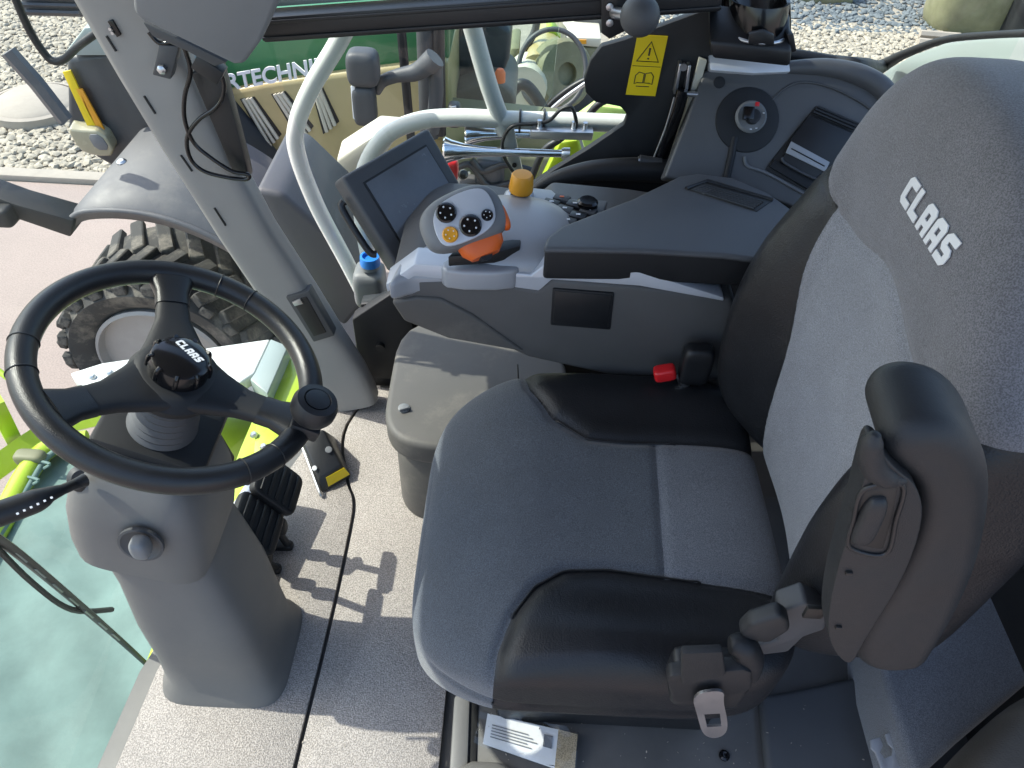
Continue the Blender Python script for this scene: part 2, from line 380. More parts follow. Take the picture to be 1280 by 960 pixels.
mh = thing('manhole_cover', 'round pale concrete manhole cover lying in the gravel at the left edge', 'manhole cover', P(48, 138, z=GZ))
lathe('ring', [(.46, 0), (.46, .10), (.41, .11), (.41, .06)], WL[mh], (0, 0, 1), 'concrete', mh, 40)
lathe('lid', [(.40, 0), (.40, .10), (.36, .13), (0, .14)], WL[mh], (0, 0, 1), 'concrete', mh, 40)

# ================================================================== outside: neighbouring beige and green harvester
hv = thing('forage_harvester', 'beige and green forage harvester parked alongside, beyond the right window', 'harvester', (-1.9, 2.9, GZ))
YH = 3.25
def PY(pts, y): return [P(*q, y=y) for q in pts]
prism('bonnet', PY([(255, 120), (330, 104), (430, 90), (560, 74), (562, 172), (470, 205), (372, 236), (330, 224), (300, 210)], YH), (0, 1.2, -.05), 'beige', hv, .03, 3)
prism('bonnet_step', PY([(325, 214), (470, 180), (562, 158), (562, 240), (470, 300), (300, 330)], YH + .06), (0, 1.1, 0), 'beige', hv, .02, 3)
prism('upper_panel', PY([(236, 60), (330, 44), (562, 10), (562, 78), (430, 94), (330, 108), (250, 122)], YH + .04), (0, 1.1, .1), 'green', hv, .03, 3)
o1, o2 = P(232, 122, y=YH + .03), P(404, 92, y=YH + .03)
text('lettering', 'AGRARTECHNIK', (o1 + o2) / 2 + X(0, -.05, .055), o2 - o1, (0, 0, 1), .118, .004, 'print_white', hv, bold=.0025, sx=1.0)
for grp in (((300, 124), (318, 121), (352, 168), (334, 187)), ((339, 118), (357, 114), (392, 158), (375, 178)), ((388, 108), (402, 106), (424, 152), (404, 168))):
    q = [P(*p_, y=YH - .004) for p_ in grp]
    vp = prism('vent_recess', q, (0, .012, 0), 'ink', hv, 0)
    for k in range(1, 4):
        a = q[0].lerp(q[1], k / 4); b = q[3].lerp(q[2], k / 4)
        tube('vent_slat', [a + X(0, -.006, 0), b + X(0, -.006, 0)], .011, 'cream', vp, 6, smooth=False)
# dark front body, light and strips
db = prism('front_body', PY([(82, 72), (160, 62), (265, 132), (345, 225), (330, 250), (150, 215), (120, 198), (84, 160)], 3.05), (0, 1.2, .1), 'navy', hv, .03, 3)
prism('top_sheet', PY([(78, 70), (105, 35), (150, 30), (190, 60), (240, 120), (160, 70)], 3.0), (0, 1.0, .12), 'pale_panel', hv, .01)
prism('chevron_strip', PY([(78, 90), (88, 88), (122, 162), (112, 164)], 3.02), (0, .01, 0), 'yellow', db, .001)
prism('chevron_strip', PY([(94, 110), (103, 112), (131, 163), (122, 163)], 3.02), (0, .01, 0), 'amber', db, .001)
hl = prism('headlight', PY([(82, 160), (95, 163), (128, 164), (146, 196), (118, 196), (98, 188)], 2.98), (0, .14, .03), 'headlight', hv, .012, 3, smooth=1)
prism('lens', PY([(108, 168), (125, 168), (138, 188), (120, 188)], 2.975), (0, .02, 0), 'plastic_mid', hl, .004, 2, smooth=1)
prism('black_boom', PY([(-30, 238), (20, 256), (92, 276), (88, 297), (15, 272), (-30, 262)], 2.35), (0, .14, 0), 'plastic_matte', hv, .01)
rbox('boom_clamp', P(8, 264, y=2.36), (.10, .16, .10), 'plastic_matte', hv)
# wheel
wc = P(211, 440, y=2.62); RT = wc.z - GZ - .02
wh = lathe('wheel', [(RT * .62, .02), (RT * .64, -.05), (RT * .74, -.10), (RT * .88, -.12), (RT * .955, -.06), (RT * .96, 0), (RT * .96, .48), (RT * .9, .56), (RT * .58, .56)], wc, (0, 1, 0), 'tyre', hv, 56, ang=30, cap=False)
for k in range(22):
    for side in (0, 1):
        a = 2 * math.pi * (k + .5 * side) / 22; rad = X(math.cos(a), 0, math.sin(a)); tg = X(-math.sin(a), 0, math.cos(a))
        y0, y1 = (-.10, .25) if side == 0 else (.22, .56); d = .16
        A = (X(0, 1, 0) * (y1 - y0) + tg * (d if side else -d)).normalized()
        box('lug', wc + rad * (RT * .97) + X(0, (y0 + y1) / 2, 0), (abs(y1 - y0) * 1.05, .080, .05), 'tyre', wh, .008, 1, axes=(A, rad.cross(A), rad))
    if k % 1 == 0:
        a = 2 * math.pi * k / 22; rad = X(math.cos(a), 0, math.sin(a)); tg = X(-math.sin(a), 0, math.cos(a))
        box('lug', wc + rad * (RT * .94) + X(0, -.095, 0), (RT * .10, .075, .05), 'tyre', wh, .008, 1, axes=(rad, tg, rad.cross(tg)))
rm = lathe('rim', [(RT * .64, -.04), (RT * .655, -.085), (RT * .62, -.095), (RT * .59, -.03), (RT * .50, .02), (RT * .47, .12), (RT * .42, .22), (RT * .22, .25), (RT * .20, .08), (RT * .10, .06), (0, .06)], wc, (0, 1, 0), 'rim', wh, 56, ang=30)
lathe('hub', [(RT * .20, .10), (RT * .19, -.01), (RT * .15, -.03), (RT * .08, -.04), (0, -.04)], wc, (0, 1, 0), 'navy', rm, 28)
for k in range(8):
    a = 2 * math.pi * k / 8; lathe('wheel_nut', [(.016, 0), (.016, -.03), (0, -.03)], wc + X(math.cos(a) * RT * .3, .235, math.sin(a) * RT * .3), (0, 1, 0), 'steel', rm, 6)
# fender over the wheel
ne = [P(q[0], q[1], y=2.38) for q in ((80, 284), (88, 274), (105, 265), (150, 264), (200, 272), (250, 290), (300, 318), (350, 356), (400, 405), (440, 452))]
ne = catmull(ne, 4); bm = bmesh.new(); A_, B_, C_, D_ = [], [], [], []
for k, p_ in enumerate(ne):
    t = k / (len(ne) - 1); up = X(.0, 0, .10 * math.sin(min(1, t * 2.2) * math.pi / 2))
    A_.append(bm.verts.new(p_ + X(0, .01, -.05))); B_.append(bm.verts.new(p_)); C_.append(bm.verts.new(p_ + X(.02, .06, .03) + up * .3)); D_.append(bm.verts.new(p_ + X(.10 - .05 * t, .62, .05) + up))
E2 = [bm.verts.new(v.co + X(0, .0, -.02)) for v in D_]
for k in range(len(ne) - 1):
    for a, b in ((A_, B_), (B_, C_), (C_, D_), (D_, E2)): bm.faces.new((a[k], a[k + 1], b[k + 1], b[k]))
fd = frombm('fender', bm, 'fender', hv, ang=50)
sol = fd.modifiers.new('thick', 'SOLIDIFY'); sol.thickness = .012; sol.offset = -1
tube('fender_lip', [p_ + X(0, .0, .002) for p_ in ne], .014, 'fender', fd, 8, smooth=False)
for k_, f_ in ((9, .45), (13, .75), (16, .55)):
    t = k_ / (len(ne) - 1); c_ = ne[k_] + X(.02, .06, .03) + (X(.08 - .05 * t, .56, .02 + .07 * math.sin(min(1, t * 2.2) * math.pi / 2))) * f_ + X(0, 0, .03 * math.sin(min(1, t * 2.2) * math.pi / 2))
    lathe('bolt', [(.024, -.01), (.024, .008), (.013, .016), (0, .016)], c_, (0, -.2, 1), 'steel', fd, 8)
# cab posts and mirror of the harvester
tube('cab_post', PY([(500, 20), (507, 100), (514, 178)], 2.9), .022, 'plastic_black', hv)
tube('cab_post', PY([(533, 20), (537, 170)], 3.0), .05, 'plastic_dark', hv, smooth=False)
tube('cab_post', PY([(548, 20), (551, 168)], 2.96), .028, 'plastic_black', hv, smooth=False)
prism('cab_window', PY([(553, 20), (700, 20), (690, 120), (640, 190), (553, 190)], 3.1), (0, .02, 0), 'glass', hv, 0)
prism('cab_interior', PY([(556, 40), (640, 20), (636, 92), (600, 120), (556, 126)], 3.9), (0, .5, 0), 'navy', hv, .03, 3, smooth=1)
prism('cab_interior', PY([(556, 118), (620, 96), (648, 120), (640, 150), (556, 160)], 3.7), (0, .5, 0), 'box_grey', hv, .03, 3, smooth=1)
prism('cab_sill', PY([(553, 150), (700, 165), (700, 205), (553, 205)], 3.2), (0, .3, 0), 'olive', hv, .02)
prism('shade_block', PY([(553, 192), (705, 196), (690, 268), (540, 268)], 3.12), (0, .3, 0), 'olive', hv, .03, 3)  # olive block added in place of the shaded gravel below the harvester cab
for q, sz in (((575, 236), (.22, .12, .14)), ((612, 222), (.16, .12, .24)), ((640, 246), (.2, .14, .10)), ((600, 252), (.12, .1, .08))): rbox('filler_block', P(*q, y=3.02), sz, 'fender' if q[0] % 2 else 'navy', hv, n=6, N_=6)  # boxes added to break up the plain olive block
for a_ in (((556, 225), (585, 205), (610, 232), (640, 228)), ((560, 250), (592, 232), (622, 256), (655, 236)), ((590, 200), (604, 214), (632, 206), (668, 214))): tube('hose', PY(a_, 2.95), .018, 'plastic_black', hv, 8)  # hoses added over the same olive block
lathe('beacon', [(.03, 0), (.03, .05), (.018, .07), (0, .075)], P(625, 102, y=3.5), (0, 0, 1), 'orange', hv, 14)
mr = tube('mirror_arm', PY([(470, 115), (478, 102), (495, 95), (520, 90), (538, 78), (544, 72)], 2.75), [.022, .028, .03, .04, .05, .05], 'plastic_dark', hv, 12)
tube('mirror_stay', PY([(544, 80), (545, 120), (540, 165)], 2.78), .035, 'plastic_dark', mr, 10)
rbox('mirror_head', P(454, 84, y=2.7), (.145, .12, .16), 'plastic_dark', mr, n=4, N_=10)
rbox('mirror_head', P(456, 130, y=2.7), (.105, .10, .19), 'plastic_dark', mr, n=5, N_=10)
prism('mirror_glass', PY([(438, 108), (443, 107), (446, 152), (441, 148)], 2.66), (.012, .05, 0), 'print_white', mr, .002)
lamp = rbox('work_lamp', P(568, 143, y=2.6), (.06, .08, .11), 'plastic_black', hv, n=4, N_=8); prism('lens', PY([(563, 134), (570, 133), (570, 152), (563, 153)], 2.55), (0, .01, 0), 'steel', lamp, .002)

# ================================================================== outside: far machinery
fm = thing('farm_machine', 'olive and yellow farm machine with hoses and drum beyond the harvester cab', 'farm machine', (1.2, 7.5, GZ))
def PYp(n_, pts, y, t, m, **k): return prism(n_, PY(pts, y), (0, t, 0), m, fm, **k)
tube('drum', [P(690, 46, y=7.2), P(672, 92, y=6.2)], .17, 'beige', fm, 20, smooth=False)
tube('drum', [P(655, 112, y=6.0), P(662, 92, y=6.4)], .20, 'cream', fm, 20, smooth=False)
lathe('reel', [(.27, 0), (.30, .05), (.30, .20), (.27, .24), (.1, .24), (.1, .18)], P(692, 92, y=6.4), (.5, -.8, .35), 'olive', fm, 32)
tube('hoop', [P(690, 88, y=6.1) + X(math.cos(a) * .30, math.sin(a) * .15, math.sin(a) * .30) for a in [i * .5236 for i in range(12)]], .022, 'plastic_dark', fm, 8, closed=True)
PYp('hood_panel', [(705, 46), (752, 48), (750, 60), (704, 56)], 7.0, .5, 'cream', bev=.02)
PYp('hood_panel', [(704, 57), (750, 61), (742, 90), (704, 82)], 7.02, .5, 'olive', bev=.02)
PYp('guard', [(706, 40), (715, 25), (745, 18), (765, 25), (765, 44)], 7.4, .5, 'box_grey', bev=.05, smooth=1)
PYp('emblem', [(721, 50), (733, 50), (733, 55), (721, 55)], 6.99, .01, 'amber', bev=0)
PYp('chassis', [(660, 110), (760, 82), (760, 130), (690, 160), (650, 150)], 6.8, .6, 'navy', bev=.05, smooth=1)
tube('hose', PY([(628, 140), (642, 112), (655, 106), (668, 118), (682, 142)], 5.6), .05, 'plastic_black', fm, 10)
tube('hose', PY([(680, 140), (700, 120), (728, 102), (760, 92)], 5.7), .028, 'plastic_black', fm, 10)
tube('pipe', PY([(676, 148), (704, 124), (732, 104)], 5.5), .018, 'steel', fm, 8)
tube('lever', PY([(672, 20), (668, 40), (656, 62), (648, 82)], 6.6), .035, 'plastic_dark', fm, 8)
PYp('leafy_guard', [(682, 36), (690, 32), (702, 48), (698, 52), (686, 48)], 6.8, .2, 'lime', bev=.02)
PYp('trough', [(638, 60), (650, 60), (640, 130), (630, 120)], 6.5, .5, 'olive', bev=.03)
bt = thing('tractor', 'dark machine standing on the gravel at the top right corner', 'tractor', (7.0, 10.5, GZ))
rbox('counterweight', P(1225, 4, y=10.6) + X(0, 0, .1), (1.3, .8, 1.1), 'olive', bt, n=4, N_=10)
tube('tyre', [P(1255, -30, y=11.5), P(1262, -30, y=12.0)], .9, 'tyre', bt, 24, smooth=False)
rbox('frame', P(1282, 20, y=10.2), (.5, .5, .9), 'plastic_matte', bt, n=5, N_=8)
bl = tag(rbox('sack', P(1180, 22, z=GZ + .1), (.42, .34, .28), 'stone_blue', n=3, N_=10), 'crumpled bluish sack lying on the gravel near the dark machine', 'sack')
for k, (a, b) in enumerate((((1150, 42), (1200, 46)), ((1148, 52), (1205, 58)), ((1155, 62), (1190, 66)))):
    tag(tube('plank', [P(*a, z=GZ + .08), P(*b, z=GZ + .08)], .05, 'concrete', None, 6, smooth=False), ['pale plank on the gravel, farthest of the three in a row', 'pale plank on the gravel, middle one of the three in a row', 'pale plank on the gravel, nearest of the three in a row'][k], 'plank', 'planks lying on the gravel')
tag(tube('roller', [P(990, -8, y=11.5), P(1060, -12, y=11.5)], .30, 'olive', None, 16, smooth=False), 'dark roller lying at the top edge beyond the blue grey gravel', 'roller')

# ================================================================== outside: own machine in front of the windscreen
fc = thing('front_cover', 'white sheet cover bolted on the lime frame in front of the windscreen', 'cover', P(220, 460, z=-.4))
PZ = lambda pts, z: [P(*q, z=z) for q in pts]
prism('cover_sheet', PZ([(87, 466), (128, 453), (240, 437), (338, 423), (318, 466), (300, 478), (220, 480), (118, 484), (96, 478)], -.30), (0, 0, -.05), 'white_paint', fc, .008, 3)
prism('end_plate', PZ([(338, 423), (360, 432), (334, 492), (312, 474), (318, 466)], -.302), (.0, 0, -.08), 'pale_panel', fc, .006)
for q in ((116, 472), (138, 467)): lathe('bolt', [(.012, 0), (.012, .006), (.007, .012), (0, .012)], P(*q, z=-.30), (0, 0, 1), 'steel', fc, 8)
lf = thing('machine_frame', 'lime green frame with cross beams under the white cover, seen through the steering wheel', 'machine frame', P(200, 560, z=-.9))
prism('side_plate', PZ([(352, 448), (380, 440), (372, 520), (330, 600), (292, 660), (270, 640), (300, 560), (330, 490)], -.36), (0, 0, -.04), 'lime', lf, .006)
prism('cross_plate', PZ([(170, 500), (322, 490), (336, 535), (300, 640), (215, 600), (180, 560)], -.62), (0, 0, -.05), 'lime', lf, .006)
prism('bright_bracket', PZ([(322, 508), (358, 504), (366, 545), (340, 580), (316, 572)], -.33), (0, 0, -.03), 'lime', lf, .005)
tube('beam', PZ([(-25, 600), (30, 560), (75, 530), (140, 515)], -.60), .055, 'lime', lf, 4, smooth=False)
tube('beam', PZ([(-60, 745), (0, 655), (35, 590), (62, 560), (110, 548)], -.52), [.038, .038, .036, .034, .03], 'lime', lf, 10)
tube('post', [P(-8, 500, z=-.4), P(16, 548, z=-.62)], .035, 'lime', lf, 4, smooth=False)
tube('rod', [P(-20, 450, z=-.5), P(20, 480, z=-.55)], .012, 'lime', lf, 8, smooth=False)
tube('hydraulic_hose', PZ([(235, 480), (270, 492), (300, 497), (322, 494)], -.46), .012, 'plastic_black', lf, 8)
tube('hydraulic_hose', PZ([(240, 490), (275, 505), (305, 508), (325, 505)], -.46), .012, 'plastic_black', lf, 8)
for q in ((318, 545), (330, 560)): lathe('bolt', [(.013, 0), (.013, .006), (.007, .013), (0, .013)], P(*q, z=-.33) + X(0, 0, .002), (0, 0, 1), 'steel', lf, 6)
rbox('latch', P(38, 572, z=-.50), (.10, .05, .05), 'olive', lf, n=4, N_=8)
prism('hose_guard', PZ([(225, 478), (318, 480), (325, 520), (240, 515)], -.52), (0, 0, -.02), 'plastic_mid', lf, .004)
tp = thing('tarpaulin', 'pale teal tarpaulin stretched over the front unit at lower left', 'tarpaulin', (-1.2, .2, -.6))
def tz(x, y): return -.53 + .010 * math.sin(7 * x + 3 * y) + .008 * math.sin(11 * y - 5 * x) + .007 * math.sin(23 * x + 17 * y) + .006 * abs(math.sin(14 * x - 6 * y)) - .05 * max(0, -x - 1.3)
def pl2(pts, t):
    d = dens0(pts); return d[min(len(d) - 1, int(t * (len(d) - 1) + .5))]
def dens0(pts, n=61):
    L_ = [0]
    for a, b in zip(pts, pts[1:]): L_.append(L_[-1] + (b - a).length)
    out = []
    for k in range(n):
        t = L_[-1] * k / (n - 1); i = max(q for q in range(len(pts) - 1) if L_[q] <= t + 1e-9); out.append(pts[i].lerp(pts[i + 1], (t - L_[i]) / max(1e-9, L_[i + 1] - L_[i])))
    return out
LF = dens0([P(*q, z=-.53) for q in ((64, 560), (30, 602), (-8, 660), (-60, 760), (-90, 900), (-120, 1100))]); RG = dens0([P(*q, z=-.53) for q in ((170, 552), (300, 620), (400, 720), (440, 830), (400, 960), (330, 1100))])
bm = bmesh.new(); gv = [[bm.verts.new(a.lerp(b, k / 50)) for k in range(51)] for a, b in zip(LF, RG)]
for i in range(60):
    for k in range(50): bm.faces.new((gv[i][k], gv[i][k + 1], gv[i + 1][k + 1], gv[i + 1][k]))
for v in bm.verts: v.co.z = tz(v.co.x, v.co.y)
bmesh.ops.recalc_face_normals(bm, faces=bm.faces[:])
ts = frombm('sheet', bm, 'tarp', tp, ang=80); sm = ts.modifiers.new('thick', 'SOLIDIFY'); sm.thickness = .004
tube('hem_rope', [P(*q, z=-.51) for q in ((-40, 730), (5, 660), (38, 604), (66, 566), (110, 556), (170, 560))], .010, 'tarp', tp, 8)
for k, q in enumerate(((24, 628), (40, 606), (54, 586), (72, 566))): tube('lashing', [P(*q, z=-.515), P(q[0] + 8, q[1] - 6, z=-.49), P(q[0] - 6, q[1] - 10, z=-.50)], .005, 'tarp', tp, 6)
tag(tube('edge_strip', [P(200, 800, z=-.30), P(125, 990, z=-.30)], .012, 'lime', None, 8, smooth=False), 'thin lime edge strip below the windscreen by the floor mat', 'edge strip')
# wiper
wp = thing('wiper', 'black perforated wiper arm lying across the windscreen at lower left', 'wiper', P(60, 730, x=-.87))
wpts = [P(-30, 655, x=-.87), P(20, 690, x=-.87), P(90, 748, x=-.87), P(150, 800, x=-.87), P(185, 832, x=-.86)]
tube('arm', wpts, [.016, .015, .013, .011, .009], 'plastic_black', wp, 8, flat=.35)
tube('blade', [P(-20, 668, x=-.88), P(40, 728, x=-.88), P(90, 762, x=-.88), P(140, 762, x=-.88)], .006, 'plastic_matte', wp, 6)
for k in range(7):
    a = wpts[1].lerp(wpts[3], k / 6.6); b = wpts[1].lerp(wpts[3], (k + .55) / 6.6); o_ = (CAM - a).normalized() * .008
    tube('slot', [a + o_, b + o_], .0030, 'pale_panel', wp, 6, smooth=False)


# ================================================================== outside: rails, horns, bottle on the right of the cab
rl = thing('handrail', 'white tubular handrail outside the right window', 'handrail', P(560, 260, y=1.05))
tube('rail', PY([(440, 20), (420, 58), (390, 108), (372, 152), (371, 190), (395, 255), (432, 325), (468, 395)], 1.05), .0215, 'white_paint', rl, 16)
tube('rail', PY([(583, 8), (592, 40), (612, 110), (632, 165)], 1.05), .0215, 'white_paint', rl, 16)
tube('rail', PY([(462, 330), (452, 270), (455, 215), (480, 172), (520, 152), (570, 147), (640, 150), (720, 152), (800, 155)], 1.05), .0215, 'white_paint', rl, 16)
prism('rail_flange', PY([(624, 160), (642, 160), (655, 222), (640, 222)], 1.04), (0, .012, 0), 'white_paint', rl, .003)
lathe('bolt', [(.006, 0), (.006, -.004), (0, -.004)], P(643, 206, y=1.038), (0, 1, 0), 'ink', rl, 10)
bk = prism('mounting_plate', PY([(664, 164), (742, 166), (740, 176), (662, 174)], 1.0), (0, .05, 0), 'steel', rl, .002)
for q in ((674, 160), (717, 162), (731, 163)):
    lathe('bolt', [(.011, -.012), (.011, 0), (.006, .004), (.006, .02), (0, .02)], P(*q, y=1.02), (0, 0, 1), 'steel', bk, 10)
for x_ in (650, 680): tube('cable_tie', [P(x_, 150, y=1.05) + X(0, math.cos(a) * .024, math.sin(a) * .024) for a in [i * .628 for i in range(10)]], .003, 'ink', rl, 6, closed=True)
tag(tube('cable', PY([(650, 226), (632, 200), (628, 178), (640, 158), (665, 155), (686, 151), (700, 138), (714, 134), (720, 150), (719, 162)], 1.02), .0045, 'ink', None, 8), 'thin black cable tied along the white handrail', 'cable')
for i, (a, b, lb) in enumerate((((555, 188), (702, 192), 'longer chrome air horn, the lower and nearer one below the handrail'), ((582, 166), (690, 168), 'shorter chrome air horn partly behind the mounting plate'))):
    A, B = P(*a, y=1.02 + .05 * i), P(*b, y=1.02 + .05 * i); L_ = (B - A).length
    h = thing('air_horn', lb, 'horn', A, 'air horns under the handrail')
    lathe('bell', [(.030, 0), (.033, .004), (.026, .02), (.018, .05), (.0125, .10), (.0105, L_ * .6), (.009, L_), (0, L_)], A, B - A, 'chrome', h, 24)
    lathe('end_cap', [(.013, 0), (.015, .006), (.015, .02), (0, .02)], B, B - A, 'steel', h, 16)
rb = tag(rbox('red_tail_lamp', P(566, 212, y=1.12), (.03, .03, .06), 'red', n=4, N_=8), 'small red lamp between the monitor and the horns outside the window', 'lamp')
bb = thing('ball_switch', 'black ball knob on a short stem beside the red lamp outside', 'knob', P(579, 218, y=1.0))
lathe('ball', [(0, -.0105), (.011, -.008), (.0135, 0), (.011, .008), (0, .0105)], WL[bb], (.3, -.8, .4), 'gloss_black', bb, 20)
tube('stem', [WL[bb], WL[bb] + X(.01, .06, -.03)], .004, 'steel', bb, smooth=False)
wb = thing('washer_bottle', 'translucent grey washer bottle with blue screw cap by the pillar foot', 'bottle', P(462, 350, y=.98))
rbox('body', P(463, 356, y=.98), (.085, .09, .12), 'plastic_mid', wb, n=5, N_=10)
lathe('neck', [(.026, 0), (.024, .02), (0, .02)], P(463, 334, y=.97), (0, 0, 1), 'plastic_mid', wb, 20)
cp = lathe('cap', [(.027, 0), (.028, .006), (.026, .026), (.020, .027), (.019, .018), (0, .018)], P(463, 330, y=.97), (0, 0, 1), 'blue', wb, 20)
gl_ = thing('lime_hatch', 'light lime side panel with dark edge seen below the horns', 'panel', P(690, 220, y=1.6))
prism('sheet', PY([(660, 262), (700, 178), (722, 175), (728, 195), (700, 235), (678, 262)], 1.6), (0, .05, 0), 'lime', gl_, .008)
prism('sheet', PY([(720, 150), (745, 132), (800, 138), (800, 190), (735, 200), (728, 178)], 1.7), (0, .05, 0), 'lime_light', gl_, .008)
tube('seal', PY([(652, 262), (676, 195), (700, 174), (730, 150), (752, 128), (800, 110)], 1.58), .012, 'plastic_black', gl_, 8)
tag(prism('service_hatch', PY([(420, 200), (470, 168), (498, 170), (470, 210), (430, 235)], 1.9), (0, .12, .02), 'cream', None, .012), 'pale metal box behind the monitor outside the window', 'box')
sd = thing('side_platform', 'dark side platform outside the front right corner, with plate for the shaded fender rear', 'platform', (-.5, 1.4, -.5))
prism('cover', PY([(318, 236), (352, 242), (408, 292), (455, 380), (430, 410), (395, 380), (340, 300)], 1.35), (0, .4, 0), 'plastic_dark', sd, .02, 3)  # plate for the harvester fender's rear, its shade put into the darker plastic
box('deck', (-.1, 1.45, -.55), (1.6, .9, .06), 'plastic_matte', sd, .01)

# ================================================================== the cab: floor, roof, walls, glass
FE = [(-.70, -.75), (-.71, -.25), (-.70, -.05), (-.665, .10), (-.625, .25), (-.585, .40), (-.545, .52), (-.505, .66), (-.475, .80)]   # front edge of the floor
tag(prism('cab_floor', [X(x - .03, y, -.10) for x, y in FE] + [X(.96, .84, -.10), X(.96, -.75, -.10)], (0, 0, .095), 'base_metal', None, .004), kind='structure')
tag(box('cab_roof', (-.10, .14, 1.80), (2.20, 1.46, .10), 'plastic_grey', bev=.03), kind='structure')
sw_ = tag(prism('side_wall', [X(-.40, .81, -.08), X(1.0, .81, -.08), X(1.0, .81, .80), X(.36, .81, .80), X(.30, .81, .42), X(-.40, .81, .28)], (0, .04, 0), 'plastic_matte', None, .004), 'black lower side wall of the cab under the right window', 'wall')
tag(box('rear_wall', (.97, .05, .42), (.05, 1.6, .96), 'plastic_matte', bev=.01), 'black rear wall of the cab behind the seats', 'wall')
bp_ = PY([(1104, 92), (1130, 72), (1180, 52), (1235, 46), (1330, 42)], 1.0)
tag(prism('rear_body_panel', [P(1098, 96, x=1.06), P(1112, 84, x=1.06), P(1140, 68, x=1.06), P(1180, 53, x=1.06), P(1235, 47, x=1.06), P(1400, 40, x=1.06), P(1400, 420, x=1.06), P(1040, 420, x=1.06)], (.05, 0, 0), 'pale_panel', None, .01), 'pale grey green body panel behind the rear window', 'body panel')
fl = thing('floor_mat', 'speckled beige grey rubber floor mat in front of the seat', 'mat', (-.4, .1, 0))
seam = chaikin([P(*q, z=0) for q in ((462, 497), (446, 512), (424, 548), (432, 605), (443, 628), (437, 665), (412, 780), (366, 962), (358, 1010))], 2, closed=False)
seam = [p_ for p_ in seam]; ins_ = [X(x + .012, y, 0) for x, y in FE if y > -.4]
prism('mat_panel', ins_ + seam, (0, 0, .010), 'mat', fl, .002)
prism('mat_panel', [p_ + X(.008, 0, 0) for p_ in seam] + [X(-.10, -.36, 0), X(-.10, .78, 0), X(-.38, .78, 0)], (0, 0, .010), 'mat', fl, .002)
# windows
wn = thing('windscreen', 'curved clear front windscreen of the cab', 'windscreen', (-.75, 0, .8))
bm = bmesh.new(); ws = []
for k in range(25):
    t = -1 + 2 * k / 24; ws.append((-.54 - .20 * (1 - abs(t) ** 4), .83 * t))
lo = [bm.verts.new((x - .0, y, -.05)) for x, y in ws]; hi = [bm.verts.new((x - .34, y, 1.72)) for x, y in ws]
for k in range(24): bm.faces.new((lo[k], lo[k + 1], hi[k + 1], hi[k]))
frombm('pane', bm, 'glass', wn)
sg = thing('side_window', 'large right side window of the cab', 'window', (0, .82, .8))
bm = bmesh.new(); bm.faces.new([bm.verts.new(p_) for p_ in ((-.40, .822, .25), (.34, .822, .40), (.34, .822, 1.72), (-.66, .822, 1.72))]); frombm('pane', bm, 'glass', sg)
qg = thing('rear_corner_window', 'right rear corner window of the cab', 'window', (.7, .86, 1.1))
bm = bmesh.new(); bm.faces.new([bm.verts.new(p_) for p_ in ((.36, .86, .7), (.98, .90, .7), (.98, .90, 1.72), (.36, .86, 1.72))]); frombm('pane', bm, 'glass', qg)
tube('window_seal', [P(940, 66, y=.86), P(990, 69, y=.86), P(1040, 79, y=.87), P(1078, 86, y=.89), P(1100, 84, x=1.0), P(1130, 68, x=1.0), P(1180, 50, x=1.0), P(1235, 44, x=1.0), P(1320, 40, x=1.0)], [.012, .012, .016, .022, .020, .012, .009, .008, .008], 'plastic_matte', qg, 10)

# ------------------------------------------------------------------ right front pillar
pl = thing('cab_pillar', 'light grey front right cab pillar with recessed pocket', 'pillar', P(430, 490, y=.75))
def bar(q0, q1, y): a, b = P(*q0, y=y), P(*q1, y=y); return (a + b) / 2, (b - a) / 2
secs = []
for q0, q1 in (((52, -70), (180, -95)), ((95, -10), (212, -25)), ((152, 88), (240, 78)), ((206, 178), (282, 170)), ((278, 292), (342, 282)), ((334, 375), (398, 368)), ((368, 430), (430, 420)), ((392, 470), (455, 458)), ((404, 496), (468, 484)), ((402, 508), (472, 496))):
    c, u = bar(q0, q1, .715); secs.append((c, u, X(0, .035, 0)))
loft('cover', secs[::-1], 'pillar_grey', pl, 36, 5)
pk = prism('pocket_frame', PY([(357, 372), (386, 364), (418, 420), (392, 428)], .672), (0, .03, 0), 'plastic_dark', pl, .003)
prism('pocket', PY([(365, 376), (383, 371), (408, 416), (392, 421)], .670), (0, .02, 0), 'ink', pk, .002)
prism('pocket_lip', PY([(365, 378), (375, 374), (379, 380), (368, 383)], .666), (0, .006, 0), 'steel', pk, .001)
for a, b in (((180, 120), (194, 142)), ((226, 194), (240, 214)), ((268, 260), (282, 282)), ((133, 45), (145, 64))):
    tube('slot', PY([a, b], .679), .0022, 'ink', pl, 6, smooth=False)
prism('cable_channel', PY([(238, 92), (275, 80), (308, 205), (312, 224), (290, 214)], .665), (0, .03, 0), 'plastic_black', pl, .004)
prism('corner_panel', PY([(440, 400), (500, 360), (520, 420), (512, 450), (492, 475), (450, 470)], .78), (0, .04, 0), 'plastic_matte', pl, .004)
lathe('plug', [(.012, 0), (.012, -.012), (0, -.012)], P(476, 432, y=.78), (0, 1, 0), 'plastic_black', pl, 12)
